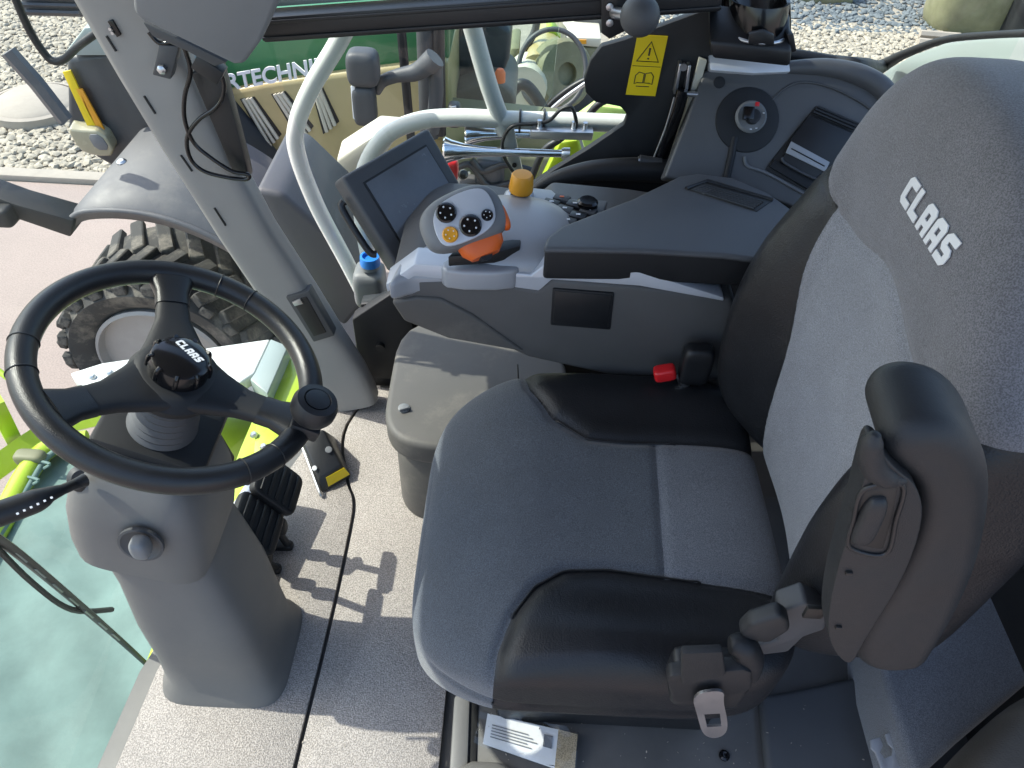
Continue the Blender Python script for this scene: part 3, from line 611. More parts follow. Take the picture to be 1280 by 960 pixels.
# mirror bracket rod on the pillar, louvre behind
mb = thing('mirror_bracket', 'thin black bent rod bolted to the pillar at upper left', 'bracket', P(135, 32, y=.68))
tube('rod', PY([(5, -40), (20, 0), (38, 40), (55, 66), (66, 76), (80, 74), (100, 56), (136, 31)], .72), .0075, 'plastic_black', mb, 10)
prism('foot_plate', PY([(134, 27), (140, 25), (151, 44), (146, 47)], .675), (0, .02, 0), 'gloss_black', mb, .001)
for q in ((138, 36), (141, 41)): lathe('screw', [(.003, 0), (.003, -.003), (0, -.003)], P(*q, y=.674), (0, 1, 0), 'steel', mb, 8)
tag(tube('post', PY([(10, 64), (46, 104), (82, 150)], 2.6), .035, 'fender', None, 6, smooth=False), 'slim grey post leaning in front of the manhole cover', 'post')
lv = thing('louvre_box', 'grey louvred box at the top left edge beyond the windscreen', 'vent box', P(60, 0, y=4.4))
prism('body', PY([(20, -30), (85, -30), (104, 22), (30, 20)], 4.4), (0, .4, 0), 'fender', lv, .01)
for k in range(5): tube('louvre', PY([(28, -22 + 9 * k), (84 + 4 * k, -20 + 9 * k)], 4.38), .016, 'navy', lv, 6, smooth=False)

# upper left display back, rail, cable
up = thing('hanging_display', 'dark grey display housing hanging at the top beside the pillar', 'display', P(260, 20, y=.55))
prism('housing', PY([(160, -60), (166, 16), (176, 26), (238, 56), (292, 82), (304, 82), (326, 52), (352, -10), (360, -60)], .58), (.01, .05, .02), 'plastic_mid', up, .008, 3)
prism('lower_lip', PY([(176, 26), (238, 55), (284, 78), (268, 84), (232, 64), (190, 46)], .60), (0, .04, 0), 'plastic_dark', up, .004)
prism('bracket', PY([(198, 56), (224, 58), (213, 100), (190, 94)], .64), (0, .025, 0), 'plastic_dark', up, .003)
lathe('bolt', [(.0085, 0), (.0085, -.006), (.004, -.009), (0, -.009)], P(203, 86, y=.638), (0, 1, 0), 'steel', up, 6)
box('plug', P(262, 84, y=.63), (.05, .03, .03), 'plastic_black', up, .003, axes=(X(.8, 0, -.6), X(0, 1, 0), X(.6, 0, .8)))
tag(tube('cable', PY([(186, 40), (200, 54), (224, 52), (234, 70), (238, 92), (231, 120), (231, 150), (242, 178), (262, 196), (290, 214), (310, 218), (308, 224), (285, 222), (255, 214), (238, 198), (234, 172), (248, 150), (268, 136), (278, 122), (280, 104), (274, 88)], .645), .0042, 'gloss_black', None, 10), 'black cable looping down from the hanging display over the pillar', 'cable')
rr_ = thing('mounting_rail', 'black horizontal mounting rail across the top of the right window', 'rail', P(600, 15, y=.72))
a, b = P(330, 32, y=.72), P(900, -8, y=.72); ax = (b - a).normalized(); fr3 = (ax, X(0, 1, 0), ax.cross(X(0, 1, 0)))
box('bar', (a + b) / 2, ((b - a).length, .05, .044), 'plastic_black', rr_, .004, axes=fr3)
for s_ in (-1, 1): box('ridge', (a + b) / 2 + X(0, -.026, 0) + fr3[2] * s_ * .014, ((b - a).length, .006, .006), 'plastic_black', rr_, .0015, axes=fr3)
box('top_edge', (a + b) / 2 + fr3[2] * .030 + X(0, .03, 0), ((b - a).length, .02, .012), 'pale_panel', rr_, .002, axes=fr3)
bmnt = thing('ball_mount', 'black ball mount on a screwed plate at the rail end', 'mount', P(775, 20, y=.70))
prism('plate', PY([(751, -20), (803, -25), (800, 30), (762, 49), (752, 42)], .68), (0, .012, 0), 'plastic_black', bmnt, .002)
for q in ((762, 8), (762, 28)): lathe('screw', [(.0065, 0), (.0065, -.004), (.003, -.005), (0, -.005)], P(*q, y=.679), (0, 1, 0), 'steel', bmnt, 10)
tube('stem', [P(768, 16, y=.68), P(798, 20, y=.60)], .010, 'steel', bmnt, smooth=False)
lathe('ball', [(math.sin(t) * .0325, -math.cos(t) * .0325) for t in [math.pi * i / 14 for i in range(15)]], P(800, 20, y=.60), (0, -1, .2), 'plastic_dark', bmnt, 28)

# ------------------------------------------------------------------ black rear side plate with sticker, strut
sp = thing('side_plate', 'black side plate with rounded cut-out beside the rear window post', 'side plate', P(780, 160, y=.76))
prism('sheet', PY([(905, -30), (890, 12), (872, 16), (780, 50), (752, 58), (738, 76), (730, 100), (732, 116), (744, 128), (776, 134), (784, 144), (780, 156), (736, 186), (690, 214), (664, 232), (655, 262), (760, 300), (850, 290), (905, 80)], .765), (0, .02, 0), 'plastic_matte', sp, .003)
tag(tube('sill_roll', PY([(655, 248), (690, 226), (740, 214), (800, 212), (850, 215)], .72), [.008, .016, .022, .025, .025], 'plastic_matte', sp, 12))
st = thing('warning_sticker', 'yellow warning sticker with exclamation triangle and open manual symbol', 'sticker', P(808, 82, y=.763))
stq = [P(797, 43, y=.762), P(835, 45, y=.762), P(819, 120, y=.762), P(782, 118, y=.762)]
prism('sheet', stq, (0, -.0012, 0), 'yellow', st, 0)
def sp2(u, v): return stq[0].lerp(stq[1], u).lerp(stq[3].lerp(stq[2], u), v) + X(0, -.0018, 0)
def inkline(n_, pts, r, closed=False, m_='ink'): return tube(n_, [sp2(*p_) for p_ in pts], r, m_, st, 6, closed=closed, smooth=False)
inkline('triangle', [(.50, .10), (.86, .42), (.14, .42)], .0014, True)
inkline('exclamation_mark', [(.50, .20), (.50, .32)], .0018); inkline('exclamation_dot', [(.50, .36), (.50, .38)], .0018)
inkline('divider', [(.03, .50), (.97, .50)], .0005)
inkline('manual_symbol', [(.2, .66), (.3, .60), (.48, .62), (.48, .78), (.3, .78), (.2, .80)], .0009, True); inkline('manual_symbol', [(.52, .62), (.7, .60), (.8, .66), (.8, .80), (.7, .78), (.52, .78)], .0009, True); inkline('manual_symbol', [(.28, .84), (.72, .84)], .0008)
sr = thing('window_stay', 'black hinged window stay with metal clevis next to the sticker', 'window stay', P(840, 150, y=.75))
tube('arm', PY([(853, 112), (846, 140), (832, 175), (822, 208)], .735), [.011, .013, .015, .015], 'gloss_black', sr, 12)
prism('clevis', PY([(849, 80), (853, 80), (846, 118), (842, 118)], .74), (0, .02, 0), 'steel', sr, .001); prism('clevis', PY([(860, 82), (864, 82), (859, 120), (855, 120)], .74), (0, .02, 0), 'steel', sr, .001)
lathe('bolt', [(.007, 0), (.007, -.006), (0, -.006)], P(854, 83, y=.74), (0, 1, 0), 'steel', sr, 12)
tube('pin', PY([(855, 117), (872, 118)], .735), .005, 'steel', sr, smooth=False)
tube('rod', PY([(843, 122), (832, 160), (817, 198)], .725), .0022, 'steel', sr, 8)
tube('knob', PY([(799, 200), (826, 204)], .72), .0105, 'plastic_dark', sr, 16, smooth=False); tube('knob_face', PY([(797.5, 200), (799.5, 200)], .72), .0075, 'steel', sr, 16, smooth=False)
tag(prism('post_trim', PY([(874, 72), (884, 76), (866, 140), (848, 196), (838, 214), (832, 212), (856, 140)], .752), (0, .01, 0), 'cream', None, .002), 'thin cream trim strip along the rear window post', 'trim')

# ------------------------------------------------------------------ rear corner trim with ignition switch and printer
TN = X(0, -.80, .60).normalized(); T0 = X(.5, .70, .87)
def TT(pts, h=0.0): return [PP(q[0], q[1], T0, TN) + TN * h for q in pts]
tr = thing('corner_trim', 'dark grey moulded corner trim with ignition switch and printer bay', 'trim', PP(980, 160, T0, TN))
prism('panel', TT([(880, 88), (940, 84), (995, 80), (1050, 84), (1098, 102), (1122, 134), (1110, 170), (1050, 260), (1000, 262), (940, 240), (830, 222), (858, 150)]), -TN * .05, 'trim_grey', tr, .006, 3)
tube('top_roll', TT([(985, 84), (1030, 84), (1070, 92), (1100, 108), (1118, 132), (1120, 150)], -.002), [.012, .017, .02, .021, .02, .016], 'armrest', tr, 14)
tube('seam', TT([(962, 128), (985, 108), (1010, 103), (1045, 112), (1082, 132), (1100, 150)], .001), .0025, 'plastic_dark', tr, 8)
prism('ledge', TT([(884, 70), (984, 76), (986, 92), (940, 94), (886, 90)], .012), -TN * .04, 'silver_trim', tr, .004)
lathe('blind_plug', [(.011, 0), (.011, .0015), (0, .0015)], TT([(899, 103)])[0], TN, 'plastic_matte', tr, 20)
bs_ = lathe('switch_boss', [(.062, -.002), (.060, .003), (.046, .006), (.030, .006), (0, .006)], TT([(934, 150)])[0], TN, 'plastic_matte', tr, 36)
bz = lathe('switch_bezel', [(.030, 0), (.030, .010), (.026, .014), (.022, .012), (0, .012)], TT([(937, 147)])[0], TN, 'plastic_mid', tr, 32)
lathe('key_barrel', [(.014, 0), (.013, .012), (.009, .013), (0, .011)], TT([(938, 148)], .012)[0], TN, 'plastic_black', bz, 24)
c_ = TT([(931, 145)], .024)[0]; box('key_head', c_, (.020, .024, .012), 'gloss_black', bz, .002, axes=frame(TN))
box('red_mark', TT([(944, 132)], .0130)[0], (.008, .008, .002), 'red', bz, .0005, axes=frame(TN))
for q in ((936, 163), (943, 162), (952, 143)): box('mark', TT([q], .0132)[0], (.004, .002, .001), 'print_white', bz, 0, axes=frame(TN))
tube('groove', TT([(918, 172), (914, 195), (908, 222)], .001), .0075, 'plastic_matte', tr, 8)
tube('bead', TT([(930, 196), (934, 208), (960, 218), (1010, 246)], .003), .003, 'plastic_mid', tr, 8)
prism('bay', TT([(1020, 132), (1082, 158), (1072, 180), (1020, 246), (956, 212), (968, 195)], .002), -TN * .006, 'ink', tr, .002)
pr = prism('printer', TT([(1010, 144), (1066, 168), (1056, 186), (1024, 228), (974, 204), (988, 172)], .010), -TN * .012, 'plastic_black', tr, .003)
prism('paper_plate', TT([(986, 178), (1034, 204), (1028, 216), (979, 192)], .014), -TN * .003, 'silver', pr, .001)
tube('paper_slot', TT([(986, 187), (1027, 209)], .0145), .0012, 'ink', pr, 6, smooth=False)
for k in range(3): tube('rib', TT([(1014 + k * 3, 141 - k * 3), (1068 + k * 3, 164 - k * 3)], .011), .0022, 'plastic_black', pr, 6, smooth=False)
tube('catch', TT([(975, 198), (980, 206), (1015, 224), (1024, 220)], .012), .0025, 'plastic_dark', pr, 8)
prism('bay_flap', TT([(960, 209), (966, 200), (1030, 234), (1022, 246)], .009), -TN * .006, 'plastic_matte', tr, .002)
# cup holder basket
ch = thing('cup_holder', 'black cup holder with ring and tray above the ignition switch', 'cup holder', P(940, 60, y=.68))
prism('tray', PY([(886, 52), (990, 62), (988, 84), (980, 84), (890, 74)], .66), (0, .07, .04), 'plastic_black', ch, .006)
loft('cup', [(P(945, 50, y=.72) + X(0, 0, -.02), X(.040, 0, 0), X(0, .040, 0)), (P(945, 40, y=.72), X(.050, 0, 0), X(0, .050, 0)), (P(945, 12, y=.74) + X(0, 0, .02), X(.055, 0, 0), X(0, .055, 0)), (P(945, 12, y=.74) + X(0, 0, .018), X(.049, 0, 0), X(0, .049, 0)), (P(945, 45, y=.72), X(.042, 0, 0), X(0, .042, 0))], 'gloss_black', ch, 32, 2)
tube('ring', [P(945, 40, y=.71) + X(math.cos(a) * .052, math.sin(a) * .052, 0) for a in [i * .5236 for i in range(12)]], .0035, 'steel', ch, 8, closed=True)
prism('clip', PY([(936, 42), (955, 38), (968, 44), (968, 58), (936, 56)], .655), (0, .01, 0), 'plastic_black', ch, .002)
prism('side_hook', PY([(984, 44), (992, 42), (996, 64), (990, 66)], .67), (0, .03, 0), 'plastic_black', ch, .002)
prism('back_shell', PY([(893, 50), (905, -30), (988, -30), (990, 50)], .80), (0, .02, 0), 'gloss_black', ch, .004)

# ------------------------------------------------------------------ right console
cs = thing('console', 'grey and silver armrest console along the right side of the seat', 'console', (.1, .5, .4))
YN = .33
side = PY([(484, 360), (515, 347), (600, 352), (672, 362), (690, 348), (800, 358), (915, 374), (930, 420), (930, 480), (760, 470), (660, 448), (600, 420), (540, 402), (500, 396)], YN)
prism('side_panel', side, (0, .32, 0), 'console_side', cs, .010, 3)
prism('swoosh', PY([(489, 378), (520, 372), (550, 374), (590, 394), (656, 441), (560, 424), (505, 402)], YN - .006), (0, .02, 0), 'box_grey', cs, .006, 3)
hp = prism('hatch', PY([(691, 361), (768, 367), (763, 413), (688, 407)], YN - .004), (0, .02, 0), 'plastic_matte', cs, .003)
prism('hatch_face', PY([(694, 364), (765, 370), (760, 410), (691, 404)], YN - .0055), (0, .004, 0), 'plastic_black', hp, .002)
# silver upper shell
top = PZ([(484, 352), (500, 322), (535, 302), (585, 285), (602, 262), (640, 246), (690, 250), (745, 262), (760, 300), (700, 330), (676, 345), (600, 345), (515, 342)], .752)
sh = prism('upper_shell', top, (0, 0, -.05), 'silver', cs, .014, 4)
tm = [(482, 356), (518, 330), (600, 336), (664, 344), (682, 330), (800, 340), (905, 372), (905, 377), (800, 358), (690, 350), (674, 364), (600, 354), (518, 346), (484, 366)]
prism('silver_strip', PY(tm, YN - .004), (0, .05, 0), 'silver_trim', cs, .003)
V, T = roundcube(16, 2.4); V = V * np.array([.125, .11, .055]); V[:, 2] = np.maximum(V[:, 2], -.02)
meshobj('gate_dome', V + np.array(P(640, 300, z=.755)), T, 'silver', cs)
prism('lever_gate', [p_ + X(0, 0, .002) for p_ in PZ([(560, 322), (570, 312), (652, 298), (650, 309), (618, 318)], .80)], (0, 0, -.02), 'ink', cs, .002)
prism('front_bulge', PZ([(548, 330), (566, 318), (610, 318), (655, 330), (640, 341), (560, 340)], .775), (0, 0, -.04), 'silver', cs, .012, 3, smooth=1)
# armrest
ar = prism('armrest', PZ([(679, 310), (684, 296), (702, 282), (790, 248), (850, 219), (872, 216), (915, 221), (960, 240), (1010, 275), (1000, 320), (960, 325), (905, 318), (800, 312)], .835), (0, 0, -.012), 'armrest', cs, .008, 4)
prism('armrest_side', PZ([(680, 312), (686, 298), (704, 284), (790, 250), (850, 221), (915, 224), (1006, 278), (996, 322), (905, 320), (800, 314)], .824), (0, 0, -.062), 'plastic_matte', cs, .008, 3)
vq = PZ([(858, 236), (884, 226), (966, 250), (946, 264)], .8365)
vt = prism('vent_opening', vq, (0, 0, -.006), 'ink', ar, .001)
tube('vent_rim', [vq[0], vq[1], vq[2]], .004, 'plastic_black', vt, 8, smooth=False)
for k in range(6):
    t = .34 + k * .12; tube('slat', [vq[1].lerp(vq[0], t).lerp(vq[2].lerp(vq[3], t), .06) + X(0, 0, .001), vq[1].lerp(vq[0], t).lerp(vq[2].lerp(vq[3], t), .94) + X(0, 0, .001)], .0022, 'plastic_black', vt, 6, smooth=False)
prism('vent_tab', [p_ + X(0, 0, .002) for p_ in PZ([(866, 236), (878, 231), (892, 238), (880, 243)], .8365)], (0, 0, -.004), 'armrest', vt, .001)
# key pad
kp = prism('keypad', PZ([(664, 262), (690, 247), (760, 250), (752, 272), (720, 290)], .785), (0, 0, -.03), 'plastic_mid', cs, .004)
ka, kb, kc = P(676, 262, z=.787), P(702, 250, z=.787), P(716, 282, z=.787)
for i in range(3):
    for j in range(3):
        box('key', ka + (kb - ka) * (j / 2) + (kc - ka) * (i / 2.4) + X(0, 0, .003), (.030, .020, .008), 'plastic_black' if (i + j) % 2 else 'plastic_dark', kp, .002, axes=(X(.93, -.36, 0), X(.36, .93, 0), X(0, 0, 1)))
        box('key_mark', ka + (kb - ka) * (j / 2) + (kc - ka) * (i / 2.4) + X(0, 0, .0076), (.008, .004, .001), 'orange' if (i, j) == (0, 2) else 'print_white', kp, 0)
lathe('rotary_knob', [(.019, 0), (.019, .010), (.015, .014), (0, .014)], P(734, 258, z=.79), (0, 0, 1), 'gloss_black', cs, 24)
# yellow control lever
yl = thing('control_lever', 'short lever with amber yellow cap at the far front of the console', 'lever', P(655, 250, z=.76))
prism('socket', PZ([(624, 252), (632, 236), (650, 232), (690, 236), (720, 262), (690, 270), (650, 262)], .775), (0, 0, -.03), 'silver', yl, .006, 3)
lathe('collar', [(.027, 0), (.027, .006), (.022, .012), (.016, .012), (0, .012)], P(650, 247, z=.775), (0, 0, 1), 'silver_trim', yl, 24)
lathe('boot', [(.019, 0), (.016, .012), (.015, .035), (0, .035)], P(650, 246, z=.785), (.03, 0, 1), 'plastic_black', yl, 20)
lathe('cap', [(.0215, 0), (.0225, .004), (.020, .030), (.017, .034), (0, .035)], P(651, 238, z=.805), (.05, -.02, 1), 'amber', yl, 28)
# multifunction handle
jn = X(.05, -.66, .75).normalized(); jc = P(579, 275, z=.862); ju = (P(625, 262, z=.862) - P(535, 288, z=.862)); ju = (ju - jn * ju.dot(jn)).normalized(); jv = jn.cross(ju)
js = thing('joystick', 'multifunction drive handle with silver face, four round buttons and orange neck', 'joystick', P(590, 318, z=.76))
def jfn(V):
    V = V.copy(); t = V[:, 0] / .078; V[:, 1] *= 1 + .10 * t; V[:, 1] += .006 * (1 - t ** 2); return V
rbox('head', jc - jn * .018, (.140, .092, .056), 'plastic_mid', js, n=3.0, N_=18, axes=(ju, jv, jn), fn=jfn)
fpts = [(-.050, -.010), (-.046, -.030), (-.028, -.037), (.020, -.036), (.046, -.024), (.054, -.002), (.052, .026), (.040, .038), (.005, .041), (-.030, .034), (-.046, .016)]
fp = prism('face_plate', [jc + ju * a + jv * b + jn * .0125 for a, b in fpts], -jn * .006, 'silver_trim', js, .002, 2, smooth=2)
for (a, b, r_, m_) in ((-.022, .017, .0165, 'gloss_black'), (-.029, -.018, .0128, 'amber'), (.006, -.016, .0180, 'gloss_black'), (.037, -.010, .0095, 'gloss_black')):
    bt_ = lathe('button', [(r_, 0), (r_, .003), (r_ * .85, .005), (r_ * .6, .004), (0, .004)], jc + ju * a + jv * b + jn * .0125, jn, m_, fp, 28)
    for k in range(5):
        an = 2 * math.pi * k / 5 + .4; lathe('icon', [(r_ * .09, 0), (r_ * .09, .0012), (0, .0012)], jc + ju * (a + r_ * .55 * math.cos(an)) + jv * (b + r_ * .55 * math.sin(an)) + jn * .0168, jn, 'print_white', bt_, 6)
loft('neck', [(jc + ju * .014 - jv * .030 - jn * .022, ju * .040, jn * .018), (jc + ju * .014 - jv * .050 - jn * .022, ju * .036, jn * .017), (jc + ju * .014 - jv * .062 - jn * .026, ju * .024, jn * .014)], 'orange', js, 28, 3)
rbox('thumb_side', jc + ju * .064 - jn * .020 - jv * .014, (.016, .045, .030), 'orange', js, n=3, N_=10, axes=(ju, jv, jn))
tube('stick', [jc + ju * .016 - jv * .06 - jn * .02, P(590, 322, z=.77)], .011, 'plastic_black', js, smooth=False)

# ------------------------------------------------------------------ terminal monitor
mn = thing('monitor', 'dark grey touch monitor tilted towards the seat in front of the console', 'monitor', P(500, 325, y=.46))
A = P(427, 221, y=.53); az, el = R(48), R(40); nn = X(math.cos(el) * math.sin(az), -math.cos(el) * math.cos(az), math.sin(el))
B = PP(536, 159, A, nn); D = PP(498, 336, A, nn); mu, mv = (B - A), (D - A)
def mp(u, v, h=0): return A + mu * u + mv * v + nn * h
hs = prism('housing', [mp(0, 0), mp(1, 0), mp(1, 1), mp(0, 1)], -nn * .045, 'plastic_dark', mn, .008, 3)
sc_ = prism('screen_recess', [mp(.14, .14, .001), (mp(.88, .13, .001)), mp(.90, .80, .001), mp(.14, .84, .001)], -nn * .004, 'ink', mn, 0)
prism('screen', [mp(.16, .16, .002), mp(.87, .15, .002), mp(.89, .78, .002), mp(.16, .82, .002)], -nn * .004, 'screen', mn, 0)
tube('screen_edge', [mp(.16, .86, .001), mp(.55, .85, .001)], .0018, 'plastic_mid', mn, 6, smooth=False)
prism('rear_shell', [mp(.08, .08, -.045), mp(.92, .08, -.045), mp(.92, .92, -.045), mp(.08, .92, -.045)], -nn * .03, 'plastic_matte', mn, .01, 2, smooth=0)
tube('side_handle', [mp(-.03, .20, -.03), mp(-.07, .26, -.035), mp(-.07, .70, -.035), mp(-.03, .78, -.03)], .007, 'plastic_black', mn, 10)
tube('support_arm', [mp(.5, .8, -.06), P(520, 370, y=.60)], .022, 'plastic_matte', mn, smooth=False)

# ------------------------------------------------------------------ storage box under the console
bx_ = thing('storage_box', 'dusty grey storage box with rounded lid under the console', 'storage box', (-.08, .55, 0))
lo_ = PZ([(500, 408), (560, 398), (700, 420), (720, 520), (640, 560), (560, 560), (520, 556), (492, 545), (480, 522), (484, 490)], .31)
prism('lid', chaikin(lo_, 2), (0, 0, -.065), 'box_grey', bx_, .014, 4)
prism('body', chaikin([p_.lerp(X(-.05, .56, .31), .07) + X(0, 0, -.068) for p_ in lo_], 2), (0, 0, -.235), 'box_grey', bx_, .012, 3)
lk = lathe('lid_latch', [(.013, 0), (.013, .004), (.010, .006), (0, .006)], P(505, 511, z=.31), (0, 0, 1), 'plastic_mid', bx_, 20); box('latch_bar', P(505, 511, z=.318), (.022, .006, .007), 'plastic_mid', lk, .002, axes=(X(.9, .4, 0), X(-.4, .9, 0), X(0, 0, 1)))
rbox('foot', P(520, 606, z=.05) + X(.07, .08, 0), (.16, .14, .11), 'box_grey', bx_, n=6, N_=8)

# ------------------------------------------------------------------ steering column
sc = thing('steering_column', 'light grey steering column with two part cover, ribbed boot and stalk', 'steering column', (-.54, 0, 0))
ux = lambda a: X(a, 0, 0); uy = lambda a: X(0, a, 0)
loft('lower_cover', [((-.545, .00, 0.01), ux(.125), uy(.120)), ((-.545, .0, .03), ux(.120), uy(.115)), ((-.545, .0, .05), ux(.108), uy(.105)), ((-.545, .0, .14), ux(.104), uy(.10)), ((-.555, .01, .25), ux(.102), uy(.10)), ((-.568, .02, .36), ux(.092), uy(.090)), ((-.585, .03, .435), ux(.088), uy(.086))], 'plastic_grey', sc, 64, 5)
sec = []
for t, hx, hy in ((0, .100, .104), (.02, .106, .110), (.25, .110, .112), (.55, .106, .108), (.8, .094, .098), (.94, .078, .082), (1, .062, .066)):
    c = X(-.592, .030, .420).lerp(X(-.560, .040, .625), t); sec.append((c, X(.95, 0, -.31) * hx, uy(hy)))
loft('upper_cover', sec, 'plastic_grey', sc, 64, 5)
kd = lathe('knob_recess', [(.034, -.004), (.034, .0015), (.030, .002), (.026, -.001), (0, -.002)], P(176, 681, y=-.084), (.05, -1, .18), 'plastic_dark', sc, 32)
rbox('tilt_knob', P(176, 684, y=-.098), (.028, .030, .040), 'plastic_mid', kd, n=3, N_=10)
WN = X(math.sin(R(25)), 0, math.cos(R(25))); WC = X(-.482, .066, .762)
prof = []
for k in range(15): prof.append((.049 - .0007 * k + (.004 if k % 2 else 0), -.145 + .007 * k))
lathe('boot', [(.0, -.146)] + prof + [(0, -.04)], WC, WN, 'plastic_dark', sc, 36, ang=20)
box('column_shroud', WC - WN * .165 + X(0, .02, 0), (.17, .17, .05), 'plastic_matte', sc, .008, axes=frame(WN))
prism('shroud_wing', PY([(222, 548), (240, 535), (272, 550), (290, 580), (286, 604), (215, 600)], .13), (0, .02, 0), 'plastic_matte', sc, .006)
# stalk
s0, s1, s2 = P(106, 600, y=-.05), P(78, 612, y=-.085), P(-40, 655, y=-.17)
stk = tube('stalk', [s0, P(92, 606, y=-.065), s1, P(62, 618, y=-.10), P(45, 626, y=-.115), P(0, 642, y=-.145), s2], [.010, .0075, .0075, .011, .0165, .0175, .0175], 'plastic_black', sc, 20)
lathe('stalk_gaiter', [(.012, -.02), (.020, -.012), (.017, -.004), (.022, .004), (.018, .012), (.023, .020), (.019, .028), (.023, .036), (.0, .04)], P(104, 598, y=-.03), P(128, 596, y=.03) - P(104, 598, y=-.06), 'plastic_black', sc, 24, ang=25)
for k in range(6):
    q = (22 + k * 8.5, 644 - k * 4.0); box('stalk_symbol', P(q[0], q[1] - 2, y=-.150 + .006 * k), (.0035, .0006, .003), 'print_white', stk, 0, axes=(X(.9, .2, .3), X(-.1, -.8, .5), X(-.3, .4, .8)))

# ------------------------------------------------------------------ steering wheel
sw = thing('steering_wheel', 'black three spoke steering wheel with spinner knob on its rim', 'steering wheel', WC)
wu = X(math.cos(R(25)), 0, -math.sin(R(25))); wv = X(0, 1, 0)      # wu to the seat, wv away from the camera
def wp_(r, a, h=0): return WC + (wu * math.cos(a) + wv * math.sin(a)) * r + WN * h
RW = .1925
tube('rim', [wp_(RW, 2 * math.pi * k / 48) for k in range(48)], .0185, 'rim_black', sw, 18, 3, closed=True)
angs = [R(112), R(112 + 118), R(112 + 240)]
for k in range(6):
    a = R(112 + 60 * k + (22 if k % 2 else -22)) 
    tube('grip_seam', [wp_(RW + .0188 * math.cos(t), a, .0188 * math.sin(t)) for t in [i * .5236 for i in range(12)]], .0010, 'ink', sw, 6, closed=True)
for a in angs:
    d = wu * math.cos(a) + wv * math.sin(a); s_ = WN.cross(d)
    loft('spoke', [(WC + d * .02 + WN * -.022, s_ * .058, WN * .016), (WC + d * .06 - WN * .020, s_ * .040, WN * .015), (WC + d * .10 - WN * .015, s_ * .026, WN * .013), (WC + d * .145 - WN * .006, s_ * .022, WN * .012), (WC + d * .168 - WN * .002, s_ * .026, WN * .012), (WC + d * .186, s_ * .040, WN * .013)], 'plastic_matte', sw, 28, 3)
    loft('spoke_sleeve', [(WC + d * .128 - WN * .009, s_ * .0245, WN * .0135), (WC + d * .150 - WN * .005, s_ * .0245, WN * .0135), (WC + d * .176 - WN * .001, s_ * .033, WN * .0145)], 'rim_black', sw, 28, 3)
lathe('hub', [(.0, -.075), (.040, -.072), (.060, -.045), (.068, -.025), (.058, -.008), (.048, -.004), (0, -.004)], WC, WN, 'plastic_matte', sw, 40)
hc = lathe('hub_cap', [(.042, -.006), (.043, .012), (.040, .022), (.034, .026), (0, .028)], WC, WN, 'gloss_black', sw, 44)
for k in range(9):
    a = 2 * math.pi * k / 9; tube('cap_rib', [wp_(.0425, a, .002), wp_(.042, a, .018), wp_(.037, a, .025)], .0035, 'gloss_black', hc, 8)
tu = (P(246, 462, z=.78) - P(214, 446, z=.78)); tu = (tu - WN * tu.dot(WN)).normalized()
tw = WN.cross(tu)
block_logo('lettering', lambda a, b, h: WC + WN * (.0275 + h) + tu * (a - .024) + tw * (b + .008), .0115, .046, .0006, 'print_white', hc)
kn = wp_(RW + .004, R(-9), .018); kb_ = lathe('spinner_knob', [(.018, -.005), (.018, .012), (.030, .018), (.0335, .026), (.0335, .040), (.029, .050), (.020, .052), (.018, .050), (0, .051)], kn, WN, 'plastic_black', sw, 36)
lathe('knob_inlay', [(.0175, 0), (.0175, .0018), (.012, .0028), (0, .003)], kn + WN * .0503, WN, 'rim_black', kb_, 28)
box('knob_clamp', kn + WN * -.006, (.046, .044, .024), 'plastic_black', kb_, .005, axes=frame(WN))

# ------------------------------------------------------------------ pedals and foot switch
for i, (pc, arm0, lb) in enumerate(((P(320, 655, z=.265), P(346, 712, z=.012), 'black ribbed brake pedal nearer to the steering column'), (P(346, 606, z=.265), P(361, 683, z=.012), 'black ribbed brake pedal farther from the steering column'))):
    pd = thing('brake_pedal', lb, 'pedal', X(arm0.x, arm0.y, 0), 'pair of brake pedals')
    pn = X(.80, -.02, .60).normalized(); pu = X(0, 1, 0); pv = pn.cross(pu).normalized()
    pad = rbox('pad', pc, (.100, .112, .022), 'plastic_matte', pd, n=7, N_=10, axes=(pu, pv, pn))
    for k in range(5): box('tread_rib', pc + pv * (-.038 + .019 * k) + pn * .012, (.082, .007, .005), 'plastic_black', pad, .0015, axes=(pu, pv, pn))
    k1 = pc - pn * .012
    tube('arm', [k1, k1.lerp(arm0, .35) + X(-.010, 0, -.01), k1.lerp(arm0, .7) + X(-.012, 0, -.01), arm0], .0085, 'plastic_black', pd, 10)
    for t in (.38, .62): rbox('joint', k1.lerp(arm0, t) + X(-.010, 0, -.006), (.034, .03, .04), 'plastic_matte', pd, n=4, N_=6)
    rbox('pivot', arm0 + X(-.02, 0, .002), (.06, .024, .022), 'plastic_black', pd, n=5, N_=6)
pb = thing('pedal_bracket', 'black pedal bracket with steel tongue behind the brake pedals', 'bracket', P(300, 640, z=.1))
prism('plate', [P(276, 652, z=.16), P(325, 575, z=.16), P(334, 580, z=.16), P(288, 662, z=.16)], (-.01, 0, -.10), 'steel', pb, .004)
box('link', P(338, 628, z=.2), (.02, .07, .016), 'steel', pb, .003, axes=frame((.4, .2, .8)))
rbox('block', P(300, 690, z=.06) + X(-.02, 0, 0), (.07, .20, .10), 'plastic_matte', pb, n=6, N_=8)
fs = thing('foot_switch', 'black wedge foot switch with small yellow label on the mat', 'foot switch', P(410, 600, z=.01))
f1, f2, f3, f4 = P(376, 560, z=.012), P(402, 618, z=.012), P(440, 596, z=.012), P(418, 545, z=.012)
t1, t2, t3, t4 = P(376, 548, z=.10), P(399, 598, z=.045), P(428, 582, z=.055), P(404, 536, z=.115)
